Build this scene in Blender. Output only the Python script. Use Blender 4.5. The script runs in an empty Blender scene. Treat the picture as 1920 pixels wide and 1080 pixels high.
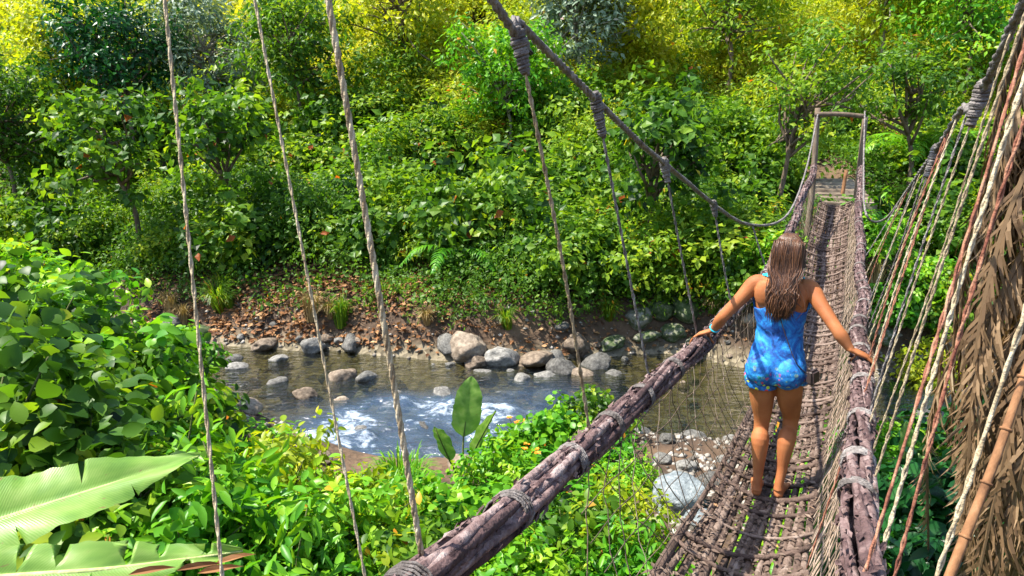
import bpy, bmesh, math, random
import numpy as np
from mathutils import Vector, Matrix

# ------------------------------------------------------------------ camera, sky, sun, exposure
SC = bpy.context.scene
COL = SC.collection
CZ = 4.2                                  # the camera's height above the water
PITCH = 12.2
F = 1251.0                                # focal length in pixels of a 1920 frame
cd = bpy.data.cameras.new('camera'); cam = bpy.data.objects.new('camera', cd); COL.objects.link(cam)
cam.location = (0, 0, CZ); cam.rotation_euler = (math.radians(90 - PITCH), 0, 0)
cd.sensor_width = 36; cd.lens = 36 * F / 1920; cd.clip_start = .05; cd.clip_end = 500
SC.camera = cam

SUN_EL, SUN_AZ = 60.0, 266.0              # azimuth: compass direction the sun stands in, 0 = +Y, clockwise
w = bpy.data.worlds.new('World'); SC.world = w; w.use_nodes = True
nt = w.node_tree; bg = nt.nodes['Background']
sky = nt.nodes.new('ShaderNodeTexSky'); sky.sky_type = 'NISHITA'; sky.sun_disc = False
sky.sun_elevation = math.radians(SUN_EL); sky.sun_rotation = math.radians(SUN_AZ)
nt.links.new(sky.outputs[0], bg.inputs[0]); bg.inputs[1].default_value = .15
sd = bpy.data.lights.new('sun', 'SUN'); sd.energy = 4.8; sd.angle = math.radians(.5); sd.color = (1, .95, .84)
sun = bpy.data.objects.new('sun', sd); COL.objects.link(sun)
az, el = math.radians(SUN_AZ), math.radians(SUN_EL)
sv = Vector((math.sin(az) * math.cos(el), math.cos(az) * math.cos(el), math.sin(el)))
sun.rotation_euler = sv.to_track_quat('Z', 'Y').to_euler(); sun.location = sv * 60
SC.view_settings.view_transform = 'Standard'; SC.view_settings.look = 'None'
SC.view_settings.exposure = 1.36; SC.view_settings.gamma = 1
SC.render.engine = 'CYCLES'
SC.cycles.use_denoising = True
SC.cycles.max_bounces = 6; SC.cycles.diffuse_bounces = 3; SC.cycles.glossy_bounces = 2
SC.cycles.transparent_max_bounces = 8; SC.cycles.transmission_bounces = 3
SC.cycles.caustics_reflective = False; SC.cycles.caustics_refractive = False
SC.cycles.sample_clamp_indirect = 4

RNG = np.random.default_rng(7)
random.seed(7)
SA, CA = math.sin(math.radians(PITCH)), math.cos(math.radians(PITCH))

def ray(px, py):
    u, v = (px - 960) / F, (py - 540) / F
    return np.array([u, CA - v * SA, -SA - v * CA])
def at(px, py, Y):
    d = ray(px, py); return np.array([0, 0, CZ]) + d * (Y / d[1])
def at_plane_z(px, py, z):
    d = ray(px, py); return np.array([0, 0, CZ]) + d * ((z - CZ) / d[2])

# ------------------------------------------------------------------ object helpers
def link(o, parent=None, label=None, cat=None, group=None, kind=None):
    COL.objects.link(o)
    if parent: o.parent = parent
    if label: o['label'] = label
    if cat: o['category'] = cat
    if group: o['group'] = group
    if kind: o['kind'] = kind
    return o
def empty(name, loc, rz=0, label=None, cat=None, group=None):
    o = bpy.data.objects.new(name, None); o.location = loc; o.rotation_euler = (0, 0, rz); o.empty_display_size = .1
    return link(o, None, label, cat, group)
def mesh_np(name, V, loops, counts, mat, tint=None, smooth=True):
    me = bpy.data.meshes.new(name)
    V = np.asarray(V, np.float32); loops = np.asarray(loops, np.int32); counts = np.asarray(counts, np.int32)
    me.vertices.add(len(V)); me.vertices.foreach_set('co', V.ravel())
    me.loops.add(len(loops)); me.loops.foreach_set('vertex_index', loops)
    me.polygons.add(len(counts))
    st = np.zeros(len(counts), np.int32); st[1:] = np.cumsum(counts)[:-1]
    me.polygons.foreach_set('loop_start', st)
    me.polygons.foreach_set('use_smooth', np.full(len(counts), smooth))
    if tint is not None:
        a = me.attributes.new('tint', 'FLOAT', 'FACE'); a.data.foreach_set('value', np.asarray(tint, np.float32))
    me.update(calc_edges=True)
    if mat: me.materials.append(mat)
    return me
def obj(name, me, parent=None, **k):
    return link(bpy.data.objects.new(name, me), parent, **k)
def nrmz(a):
    a = np.asarray(a, float); return a / np.maximum(np.linalg.norm(a, axis=-1, keepdims=True), 1e-9)

class MB:                                  # collects polygons, becomes ONE mesh
    def __init__(s): s.V = []; s.L = []; s.C = []; s.T = []; s.n = 0
    def add(s, V, faces, tint=0.0):
        for f in faces:
            s.L.extend(i + s.n for i in f); s.C.append(len(f)); s.T.append(tint)
        s.V.extend(tuple(v) for v in V); s.n += len(V)
    def tube(s, P, R, sides=6, tint=0.0, cap=True, flat=None, ref=None):
        P = np.asarray(P, float); n = len(P)
        R = np.full(n, R) if np.isscalar(R) else np.asarray(R, float)
        T = nrmz(np.gradient(P, axis=0))
        up = np.array([0, 0, 1.]) if abs(T[0][2]) < .9 else np.array([1., 0, 0])
        if ref is not None: up = np.asarray(ref, float)
        a = up - T[0] * np.dot(up, T[0]); a /= np.linalg.norm(a)
        V = []
        for i in range(n):
            if ref is not None: a = up.copy()
            a = a - T[i] * np.dot(a, T[i]); a /= max(np.linalg.norm(a), 1e-9)
            b = np.cross(T[i], a)
            for k in range(sides):
                t = 2 * math.pi * k / sides
                fl = 1.0 if flat is None else flat
                V.append(P[i] + (a * math.cos(t) + b * math.sin(t) * fl) * R[i])
        Fc = [(i * sides + k, i * sides + (k + 1) % sides, (i + 1) * sides + (k + 1) % sides, (i + 1) * sides + k) for i in range(n - 1) for k in range(sides)]
        if cap:
            Fc.append(tuple(range(sides))[::-1]); Fc.append(tuple((n - 1) * sides + k for k in range(sides)))
        s.add(V, Fc, tint)
    def box(s, c, h, R=None, tint=0.0):
        V = np.array([[x, y, z] for x in (-1, 1) for y in (-1, 1) for z in (-1, 1)]) * np.array(h)
        if R is not None: V = V @ np.array(R).T
        s.add(V + np.array(c), [(0, 1, 3, 2), (4, 6, 7, 5), (0, 4, 5, 1), (2, 3, 7, 6), (0, 2, 6, 4), (1, 5, 7, 3)], tint)
    def me(s, name, mat, smooth=True): return mesh_np(name, s.V, s.L, s.C, mat, s.T, smooth)
    def build(s, name, mat, parent=None, smooth=True, **k): return obj(name, s.me(name, mat, smooth), parent, **k)

def spline(P, n):
    P = np.asarray(P, float); m = len(P)
    Q = np.vstack([2 * P[0] - P[1], P, 2 * P[-1] - P[-2]])
    out = []
    for t in np.linspace(0, m - 1 - 1e-9, n):
        i = int(t); f = t - i; a, b, c, d = Q[i], Q[i + 1], Q[i + 2], Q[i + 3]
        out.append(.5 * (2 * b + (c - a) * f + (2 * a - 5 * b + 4 * c - d) * f * f + (3 * b - a - 3 * c + d) * f ** 3))
    return np.array(out)

# ------------------------------------------------------------------ noise
_perm = np.random.default_rng(3).random((256, 256))
def vnoise(x, y):
    x = np.asarray(x, float); y = np.asarray(y, float)
    xi = np.floor(x).astype(int); yi = np.floor(y).astype(int); fx = x - xi; fy = y - yi
    fx = fx * fx * (3 - 2 * fx); fy = fy * fy * (3 - 2 * fy)
    g = lambda i, j: _perm[i % 256, j % 256]
    return (g(xi, yi) * (1 - fx) + g(xi + 1, yi) * fx) * (1 - fy) + (g(xi, yi + 1) * (1 - fx) + g(xi + 1, yi + 1) * fx) * fy
def fbm(x, y, o=4):
    s = 0; a = .5
    for k in range(o):
        s = s + a * (vnoise(x * 2 ** k + 17 * k, y * 2 ** k + 31 * k) - .5); a *= .5
    return s
def sstep(a, b, x):
    t = np.clip((np.asarray(x, float) - a) / (b - a), 0, 1); return t * t * (3 - 2 * t)

# ------------------------------------------------------------------ materials
def nodes(name):
    m = bpy.data.materials.new(name); m.use_nodes = True
    return m, m.node_tree.nodes, m.node_tree.links
def ramp(N, stops):
    r = N.new('ShaderNodeValToRGB'); e = r.color_ramp.elements
    while len(e) < len(stops): e.new(.5)
    for k, (p, c) in enumerate(stops): e[k].position = p; e[k].color = (*c, 1)
    return r
def leaf_mat(name, stops, trans=.35, rough=.42, objvar=.0):
    m, N, L = nodes(name); b = N['Principled BSDF']; out = N['Material Output']
    a = N.new('ShaderNodeAttribute'); a.attribute_name = 'tint'
    src = a.outputs['Fac']
    if objvar:
        oi = N.new('ShaderNodeObjectInfo'); ma = N.new('ShaderNodeMath'); ma.operation = 'MULTIPLY_ADD'
        L.new(oi.outputs['Random'], ma.inputs[0]); ma.inputs[1].default_value = objvar; L.new(src, ma.inputs[2])
        mb = N.new('ShaderNodeMath'); mb.operation = 'SUBTRACT'; L.new(ma.outputs[0], mb.inputs[0]); mb.inputs[1].default_value = objvar / 2
        src = mb.outputs[0]
    r = ramp(N, stops); L.new(src, r.inputs[0])
    L.new(r.outputs[0], b.inputs['Base Color']); b.inputs['Roughness'].default_value = rough
    b.inputs['Specular IOR Level'].default_value = .25
    t = N.new('ShaderNodeBsdfTranslucent')
    mx = N.new('ShaderNodeMix'); mx.data_type = 'RGBA'; mx.blend_type = 'MULTIPLY'; mx.inputs[0].default_value = 1
    L.new(r.outputs[0], mx.inputs[6]); mx.inputs[7].default_value = (1.6, 1.5, .5, 1); mx.clamp_result = False
    L.new(mx.outputs[2], t.inputs[0])
    ms = N.new('ShaderNodeMixShader'); ms.inputs[0].default_value = trans
    L.new(b.outputs[0], ms.inputs[1]); L.new(t.outputs[0], ms.inputs[2]); L.new(ms.outputs[0], out.inputs[0])
    return m
def bump(N, L, b, scale=20, strength=.4, detail=6, dist=.02, vec=None, tex='noise'):
    n = N.new('ShaderNodeTexNoise'); n.inputs['Scale'].default_value = scale; n.inputs['Detail'].default_value = detail
    if vec: L.new(vec, n.inputs['Vector'])
    u = N.new('ShaderNodeBump'); u.inputs['Strength'].default_value = strength; u.inputs['Distance'].default_value = dist
    L.new(n.outputs['Fac'], u.inputs['Height']); L.new(u.outputs[0], b.inputs['Normal'])
    return n
def rough_mat(name, stops, scale=6, rough=.85, bs=.5, bscale=30, coord='Object', stretch=None, objvar=0, tintvar=0, detail=8, dist=.02, spec=.3):
    m, N, L = nodes(name); b = N['Principled BSDF']
    tc = N.new('ShaderNodeTexCoord'); vec = tc.outputs[coord]
    if stretch:
        mp = N.new('ShaderNodeMapping'); mp.inputs['Scale'].default_value = stretch; L.new(vec, mp.inputs[0]); vec = mp.outputs[0]
    n = N.new('ShaderNodeTexNoise'); n.inputs['Scale'].default_value = scale; n.inputs['Detail'].default_value = detail; n.inputs['Roughness'].default_value = .62
    L.new(vec, n.inputs['Vector']); src = n.outputs['Fac']
    for on, amt in (('obj', objvar), ('tint', tintvar)):
        if amt:
            if on == 'obj': q = N.new('ShaderNodeObjectInfo').outputs['Random']
            else:
                a = N.new('ShaderNodeAttribute'); a.attribute_name = 'tint'; q = a.outputs['Fac']
            ma = N.new('ShaderNodeMath'); ma.operation = 'MULTIPLY_ADD'; L.new(q, ma.inputs[0]); ma.inputs[1].default_value = amt; L.new(src, ma.inputs[2])
            mb = N.new('ShaderNodeMath'); mb.operation = 'SUBTRACT'; L.new(ma.outputs[0], mb.inputs[0]); mb.inputs[1].default_value = amt / 2; src = mb.outputs[0]
    r = ramp(N, stops); L.new(src, r.inputs[0]); L.new(r.outputs[0], b.inputs['Base Color'])
    b.inputs['Roughness'].default_value = rough; b.inputs['Specular IOR Level'].default_value = spec
    bump(N, L, b, bscale, bs, 6, dist, vec)
    return m

M = {}
GREENS = [(0, (.010, .028, .006)), (.25, (.030, .090, .010)), (.5, (.085, .195, .016)), (.72, (.20, .32, .020)), (.93, (.38, .43, .026)), (.975, (.42, .27, .03)), (1, (.40, .10, .02))]
M['leaf'] = leaf_mat('jungle leaf', GREENS, .5)
M['leafv'] = leaf_mat('shrub leaf', GREENS, .48, objvar=.2)
M['bright'] = leaf_mat('fresh leaf', [(0, (.02, .10, .008)), (.35, (.06, .23, .012)), (.65, (.17, .38, .016)), (.95, (.36, .48, .03)), (1, (.5, .22, .02))], .38, .38, objvar=.15)
M['yellow'] = leaf_mat('sunlit yellow leaf', [(0, (.07, .13, .008)), (.4, (.22, .31, .014)), (.75, (.42, .45, .022)), (1, (.60, .54, .04))], .46, objvar=.2)  # bright yellow stands for sunlight on the upper slope; own colour of gold shrubs
M['grey'] = leaf_mat('greyish leaf', [(0, (.05, .09, .05)), (.5, (.14, .21, .13)), (.9, (.27, .34, .24)), (1, (.35, .22, .2))], .25)
M['deep'] = leaf_mat('deep green leaf', [(0, (.004, .025, .008)), (.5, (.012, .075, .018)), (.9, (.035, .16, .03)), (1, (.1, .2, .03))], .3, .35, objvar=.15)
M['dead'] = leaf_mat('dead leaf', [(0, (.06, .026, .012)), (.4, (.20, .088, .035)), (.75, (.36, .18, .075)), (1, (.48, .30, .15))], .12, .7)
M['litter'] = leaf_mat('grey brown dead leaf', [(0, (.04, .025, .018)), (.4, (.12, .08, .06)), (.8, (.23, .165, .125)), (1, (.38, .21, .10))], .08, .75)
M['straw'] = leaf_mat('dry grass', [(0, (.12, .075, .025)), (.5, (.30, .21, .09)), (1, (.48, .38, .2))], .2, .7)
M['frond'] = leaf_mat('dried palm leaf', [(0, (.05, .028, .015)), (.4, (.15, .09, .045)), (.8, (.31, .205, .115)), (1, (.44, .34, .22))], .2, .7)
M['banana'] = None
M['soil'] = None
M['bark'] = rough_mat('bark', [(.25, (.05, .035, .022)), (.55, (.16, .115, .08)), (.8, (.30, .25, .19))], 7, stretch=(1, 1, .25), bs=.8, bscale=14)
M['palebark'] = rough_mat('pale bark', [(.3, (.14, .12, .09)), (.6, (.32, .28, .22)), (.8, (.45, .41, .34))], 6, stretch=(1, 1, .3), bs=.6, bscale=14)
M['stem'] = rough_mat('green stem', [(.3, (.05, .06, .02)), (.7, (.13, .15, .05))], 9)
M['rail'] = rough_mat('bark wrapped handrail', [(.25, (.035, .018, .018)), (.48, (.10, .058, .055)), (.65, (.20, .135, .125)), (.85, (.36, .29, .27))], 16, tintvar=.35, bs=.9, bscale=45, detail=10)
M['deck'] = rough_mat('woven vine deck', [(.22, (.034, .020, .015)), (.5, (.115, .075, .058)), (.7, (.205, .148, .118)), (.9, (.32, .255, .215))], 12, tintvar=.4, bs=.8, bscale=45, detail=10)
M['rope'] = rough_mat('weathered rope', [(.25, (.05, .04, .035)), (.5, (.15, .13, .12)), (.75, (.32, .29, .27))], 25, tintvar=.25, bs=.7, bscale=90)
M['tan'] = rough_mat('tan cord', [(.25, (.17, .115, .06)), (.55, (.40, .32, .2)), (.8, (.58, .50, .35))], 22, tintvar=.3, bs=.5, bscale=80)
M['red'] = rough_mat('reddish vine', [(.25, (.13, .04, .025)), (.55, (.27, .11, .065)), (.8, (.42, .24, .15))], 18, tintvar=.3, bs=.5, bscale=60)
M['net'] = rough_mat('thin net cord', [(.3, (.11, .08, .06)), (.6, (.27, .19, .13)), (.8, (.42, .32, .25))], 12, tintvar=.5)
M['stick'] = rough_mat('brown cane', [(.3, (.09, .04, .018)), (.55, (.24, .115, .05)), (.8, (.36, .21, .11))], 22, stretch=(1, 1, .3), bs=.4, bscale=30)
M['rock'] = rough_mat('river rock', [(.25, (.045, .042, .038)), (.5, (.135, .128, .115)), (.75, (.29, .275, .25))], 5, objvar=.35, bs=.9, bscale=14, detail=12, rough=.75)
M['bluerock'] = rough_mat('blue grey rock', [(.25, (.07, .085, .095)), (.5, (.17, .195, .205)), (.75, (.33, .355, .36))], 5, bs=1, bscale=12, detail=12, rough=.7)
M['brownrock'] = rough_mat('brown rock', [(.25, (.07, .05, .035)), (.5, (.19, .145, .105)), (.75, (.36, .29, .22))], 4, objvar=.25, bs=.6, bscale=12, detail=12)
M['moss'] = rough_mat('mossy rock', [(.32, (.025, .045, .015)), (.46, (.055, .085, .028)), (.54, (.11, .125, .06)), (.64, (.21, .20, .165)), (.8, (.32, .31, .27))], 2.6, objvar=.2, bs=.8, bscale=22, detail=12)
M['foam'] = rough_mat('white water', [(.3, (.55, .62, .66)), (.7, (.85, .88, .9))], 14, rough=.5, bs=.6, bscale=30)

def make_banana():
    m, N, L = nodes('banana leaf'); b = N['Principled BSDF']; out = N['Material Output']
    uv = N.new('ShaderNodeUVMap'); sp = N.new('ShaderNodeSeparateXYZ'); L.new(uv.outputs[0], sp.inputs[0])
    wv = N.new('ShaderNodeTexWave'); wv.bands_direction = 'X'; wv.inputs['Scale'].default_value = 21; wv.inputs['Distortion'].default_value = 2.0; wv.inputs['Detail'].default_value = 3
    L.new(uv.outputs[0], wv.inputs['Vector'])
    nz = N.new('ShaderNodeTexNoise'); nz.inputs['Scale'].default_value = 5; nz.inputs['Detail'].default_value = 6; L.new(uv.outputs[0], nz.inputs['Vector'])
    mx = N.new('ShaderNodeMath'); mx.operation = 'MULTIPLY_ADD'; L.new(wv.outputs['Fac'], mx.inputs[0]); mx.inputs[1].default_value = .10; L.new(nz.outputs['Fac'], mx.inputs[2])
    r = ramp(N, [(.3, (.11, .25, .03)), (.55, (.20, .36, .05)), (.75, (.31, .45, .10)), (1, (.48, .56, .22))]); L.new(mx.outputs[0], r.inputs[0])
    n5 = N.new('ShaderNodeTexNoise'); n5.inputs['Scale'].default_value = 16; n5.inputs['Detail'].default_value = 4; L.new(uv.outputs[0], n5.inputs['Vector'])
    sp5 = ramp(N, [(.66, (0, 0, 0)), (.74, (1, 1, 1))]); L.new(n5.outputs['Fac'], sp5.inputs[0])
    mb = N.new('ShaderNodeMix'); mb.data_type = 'RGBA'; L.new(sp5.outputs[0], mb.inputs[0]); L.new(r.outputs[0], mb.inputs[6]); mb.inputs[7].default_value = (.26, .17, .06, 1)
    class _O: outputs = [mb.outputs[2]]
    r = _O
    L.new(r.outputs[0], b.inputs['Base Color']); b.inputs['Roughness'].default_value = .42
    u = N.new('ShaderNodeBump'); u.inputs['Strength'].default_value = .22; u.inputs['Distance'].default_value = .002; L.new(wv.outputs['Fac'], u.inputs['Height']); L.new(u.outputs[0], b.inputs['Normal'])
    t = N.new('ShaderNodeBsdfTranslucent'); L.new(r.outputs[0], t.inputs[0])
    ms = N.new('ShaderNodeMixShader'); ms.inputs[0].default_value = .35; L.new(b.outputs[0], ms.inputs[1]); L.new(t.outputs[0], ms.inputs[2]); L.new(ms.outputs[0], out.inputs[0])
    return m
M['banana'] = make_banana()
M['rib'] = rough_mat('pale midrib', [(.3, (.30, .36, .10)), (.7, (.46, .50, .2))], 9, rough=.5)

def make_soil():
    m, N, L = nodes('forest soil'); b = N['Principled BSDF']
    tc = N.new('ShaderNodeTexCoord'); vec = tc.outputs['Object']
    n1 = N.new('ShaderNodeTexNoise'); n1.inputs['Scale'].default_value = .9; n1.inputs['Detail'].default_value = 10; L.new(vec, n1.inputs[0])
    v = N.new('ShaderNodeTexVoronoi'); v.inputs['Scale'].default_value = 9; v.inputs['Randomness'].default_value = 1; L.new(vec, v.inputs[0])
    ra = ramp(N, [(.3, (.022, .013, .007)), (.5, (.075, .043, .023)), (.7, (.14, .085, .047))]); L.new(n1.outputs['Fac'], ra.inputs[0])
    rb = ramp(N, [(0, (.035, .028, .016)), (.35, (.12, .095, .055)), (.7, (.23, .19, .125)), (1, (.16, .13, .08))]); L.new(v.outputs['Color'], rb.inputs[0])
    g = N.new('ShaderNodeSeparateXYZ'); L.new(tc.outputs['Object'], g.inputs[0])
    mr = N.new('ShaderNodeMapRange'); mr.inputs[1].default_value = .08; mr.inputs[2].default_value = .35; L.new(g.outputs['Z'], mr.inputs[0])
    mx = N.new('ShaderNodeMix'); mx.data_type = 'RGBA'; L.new(mr.outputs[0], mx.inputs[0]); L.new(rb.outputs[0], mx.inputs[6]); L.new(ra.outputs[0], mx.inputs[7])
    L.new(mx.outputs[2], b.inputs['Base Color']); b.inputs['Roughness'].default_value = .9
    u = N.new('ShaderNodeBump'); u.inputs['Strength'].default_value = .7; u.inputs['Distance'].default_value = .05; L.new(v.outputs['Distance'], u.inputs['Height'])
    u2 = N.new('ShaderNodeBump'); u2.inputs['Strength'].default_value = .5; u2.inputs['Distance'].default_value = .03
    n2 = N.new('ShaderNodeTexNoise'); n2.inputs['Scale'].default_value = 22; n2.inputs['Detail'].default_value = 6; L.new(vec, n2.inputs[0])
    L.new(n2.outputs['Fac'], u2.inputs['Height']); L.new(u.outputs[0], u2.inputs['Normal']); L.new(u2.outputs[0], b.inputs['Normal'])
    return m
M['soil'] = make_soil()

def make_water():
    m, N, L = nodes('stream water'); out = N['Material Output']; N.remove(N['Principled BSDF'])
    tc = N.new('ShaderNodeTexCoord'); mp = N.new('ShaderNodeMapping'); mp.inputs['Scale'].default_value = (1, 2.2, 1); L.new(tc.outputs['Object'], mp.inputs[0])
    n = N.new('ShaderNodeTexNoise'); n.inputs['Scale'].default_value = 4.5; n.inputs['Detail'].default_value = 6; L.new(mp.outputs[0], n.inputs[0])
    u = N.new('ShaderNodeBump'); u.inputs['Strength'].default_value = .9; u.inputs['Distance'].default_value = .07; L.new(n.outputs['Fac'], u.inputs['Height'])
    tr = N.new('ShaderNodeBsdfTransparent'); tr.inputs[0].default_value = (.50, .50, .33, 1)
    gl = N.new('ShaderNodeBsdfGlossy'); gl.inputs['Roughness'].default_value = .06; gl.inputs[0].default_value = (.92, .96, 1, 1); L.new(u.outputs[0], gl.inputs['Normal'])
    fr = N.new('ShaderNodeFresnel'); fr.inputs[0].default_value = 1.33; L.new(u.outputs[0], fr.inputs['Normal'])
    ad = N.new('ShaderNodeMath'); ad.operation = 'MULTIPLY_ADD'; ad.inputs[1].default_value = 1.7; ad.inputs[2].default_value = .03; L.new(fr.outputs[0], ad.inputs[0])
    ms = N.new('ShaderNodeMixShader'); L.new(ad.outputs[0], ms.inputs[0]); L.new(tr.outputs[0], ms.inputs[1]); L.new(gl.outputs[0], ms.inputs[2])
    # the rapids: broken white water, where the mesh carries it
    a = N.new('ShaderNodeAttribute'); a.attribute_name = 'rapid'
    mp2 = N.new('ShaderNodeMapping'); mp2.inputs['Scale'].default_value = (1.0, 1.5, 1); mp2.inputs['Rotation'].default_value = (0, 0, .3); L.new(tc.outputs['Object'], mp2.inputs[0])
    n2 = N.new('ShaderNodeTexNoise'); n2.inputs['Scale'].default_value = 3.4; n2.inputs['Detail'].default_value = 10; n2.inputs['Roughness'].default_value = .74; n2.inputs['Distortion'].default_value = .5; L.new(mp2.outputs[0], n2.inputs[0])
    sb = N.new('ShaderNodeMath'); sb.operation = 'MULTIPLY'; L.new(a.outputs['Fac'], sb.inputs[0]); L.new(n2.outputs['Fac'], sb.inputs[1])
    mr = N.new('ShaderNodeMapRange'); mr.inputs[1].default_value = .46; mr.inputs[2].default_value = .74; L.new(sb.outputs[0], mr.inputs[0])
    df = N.new('ShaderNodeBsdfPrincipled'); df.inputs['Base Color'].default_value = (.70, .79, .88, 1); df.inputs['Roughness'].default_value = .35; L.new(u.outputs[0], df.inputs['Normal'])
    # murky blue body of the fast water
    dk = N.new('ShaderNodeBsdfPrincipled'); dk.inputs['Base Color'].default_value = (.06, .095, .155, 1); dk.inputs['Roughness'].default_value = .12; L.new(u.outputs[0], dk.inputs['Normal'])
    m2 = N.new('ShaderNodeMixShader'); f2 = N.new('ShaderNodeMath'); f2.operation = 'MULTIPLY'; f2.inputs[1].default_value = .72; L.new(a.outputs['Fac'], f2.inputs[0])
    L.new(f2.outputs[0], m2.inputs[0]); L.new(ms.outputs[0], m2.inputs[1]); L.new(dk.outputs[0], m2.inputs[2])
    m3 = N.new('ShaderNodeMixShader'); L.new(mr.outputs[0], m3.inputs[0]); L.new(m2.outputs[0], m3.inputs[1]); L.new(df.outputs[0], m3.inputs[2])
    L.new(m3.outputs[0], out.inputs[0]); return m
M['water'] = make_water()

# ------------------------------------------------------------------ terrain
SP = np.array([(40, 7.5), (14, 9.6), (9.5, 10.4), (7.2, 10.7), (5.2, 10.4), (3.0, 11.0), (.4, 10.9), (-1.6, 10.3), (-3.6, 11.2), (-6, 12.2), (-9, 13.4), (-14, 15), (-40, 20)])
SWD = np.array([1.5, 1.5, 1.4, 1.4, 1.6, 2.1, 1.7, 2.3, 1.9, 1.4, 1.2, 1.2, 1.2])
def stream(x, y):
    """distance past the water's edge (negative: in the water) and which side (+1 far)"""
    x = np.asarray(x, float); y = np.asarray(y, float)
    best = np.full(x.shape, 1e9); side = np.zeros(x.shape)
    for i in range(len(SP) - 1):
        a, b = SP[i], SP[i + 1]; d = b - a
        t = np.clip(((x - a[0]) * d[0] + (y - a[1]) * d[1]) / (d @ d), 0, 1)
        cx, cy = a[0] + d[0] * t, a[1] + d[1] * t
        q = np.hypot(x - cx, y - cy) - (SWD[i] * (1 - t) + SWD[i + 1] * t)
        m = q < best; best = np.where(m, q, best); side = np.where(m, np.where(y > cy, 1, -1), side)
    return best + .5 * fbm(x * 1.1, y * 1.1, 3), side
def H(x, y):
    x = np.asarray(x, float); y = np.asarray(y, float)
    t, s = stream(x, y); tp = np.maximum(t, 0)
    bed = -.08 - .4 * sstep(0, 1.6, -t)
    far = .75 * sstep(0, 1.0, tp) + .30 * np.minimum(tp, 4) + .56 * np.clip(tp - 4, 0, 36) + .30 * np.maximum(tp - 40, 0)
    far = far + sstep(2, 8, tp) * 2.2 * fbm(x * .22, y * .22, 3)
    near = .30 * sstep(0, .8, tp) + .13 * np.minimum(tp, 9) + .2 * np.maximum(tp - 9, 0)
    near = near + 1.3 * np.exp(-(((x + 6.2) / 3.2) ** 2 + ((y - 7.2) / 2.6) ** 2)) + .9 * np.exp(-(((x + 5) / 4) ** 2 + ((y - 3.5) / 2.5) ** 2))
    z = np.where(t < 0, bed, np.where(s > 0, far, near)) + .16 * fbm(x * 1.7, y * 1.7, 4) * sstep(-.2, .6, t)
    g = np.exp(-(((x - 6.5) / 1.5) ** 2 + ((y - 13.6) / 1.25) ** 2) * 1.0)          # the landing at the far gate
    z = np.where(s > 0, z * (1 - g) + g * np.maximum(z, 2.95), z)
    g0 = sstep(1.9, .3, np.hypot(x + .6, (y + .9) * .9))                          # the landing under the camera
    z = z * (1 - g0) + g0 * 2.45
    return z
def ground_at(px, py, zoff=0.0):
    d = ray(px, py); s = np.linspace(1.0, 70, 4000)
    P = np.array([0, 0, CZ]) + d * s[:, None]
    hit = np.nonzero(P[:, 2] < H(P[:, 0], P[:, 1]) + zoff)[0]
    p = P[hit[0]] if len(hit) else P[-1]
    return np.array([p[0], p[1], float(H(p[0], p[1]))])

def grid(name, xs, ys, zf, mat, **k):
    X, Y = np.meshgrid(xs, ys); Z = zf(X, Y)
    V = np.stack([X, Y, Z], -1).reshape(-1, 3); nx, ny = len(xs), len(ys)
    i = (np.arange(ny - 1)[:, None] * nx + np.arange(nx - 1)).ravel()
    q = np.stack([i, i + 1, i + 1 + nx, i + nx], -1)
    return V, q
def warp(a, b, n, c, p=2.2):
    t = np.linspace(-1, 1, n); t = np.sign(t) * np.abs(t) ** p
    return np.where(t < 0, c + t * (c - a), c + t * (b - c))
V, q = grid('ground', warp(-90, 90, 300, 0), warp(-25, 110, 320, 9), H, None)
obj('ground', mesh_np('ground', V, q.ravel(), np.full(len(q), 4), M['soil']), kind='structure')

# water: a sheet inside the stream's bed, choppy where it breaks over the stones
def rapid(x, y):
    a = np.exp(-(((x + 1.7) / 1.75) ** 2 + ((y - 9.2) / 1.55) ** 2) ** 2)
    b = .8 * np.exp(-(((x - .3) / 1.1) ** 2 + ((y - 10.3) / .9) ** 2))
    c = .8 * np.exp(-(((x - 7.4) / .8) ** 2 + ((y - 10.0) / .7) ** 2))
    return np.clip(1.25 * a + b + c, 0, 1) * (.62 + .38 * sstep(-.12, .12, fbm(x * 1.5 + y * .6, y * 2.4 + 8, 4)))
def wz(x, y):
    r = rapid(x, y)
    step = .10 * sstep(10.6, 10.2, y + .35 * fbm(x * 1.4, y, 3)) + .10 * sstep(9.6, 9.3, y + .5 * fbm(x * 1.2 + 7, y, 3)) + .08 * sstep(8.8, 8.5, y + .4 * fbm(x * 1.6 + 3, y, 3))
    return .012 * fbm(x * 4, y * 6, 3) + r * (.26 * fbm(x * 2.8, y * 2.6, 5) + .08 * np.abs(fbm(x * 7, y * 7, 3))) - .35 * step * np.clip(r * 1.5, 0, 1) + .06 * r
V, q = grid('water', np.linspace(-14, 14, 330), np.linspace(6.6, 17, 190), wz, None)
cx = V[q].mean(1); t, _ = stream(cx[:, 0], cx[:, 1]); q = q[t < .75]
wm = mesh_np('water', V, q.ravel(), np.full(len(q), 4), M['water'])
ra = wm.attributes.new('rapid', 'FLOAT', 'POINT'); ra.data.foreach_set('value', rapid(V[:, 0], V[:, 1]).astype(np.float32))
obj('water', wm, kind='structure')

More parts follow.
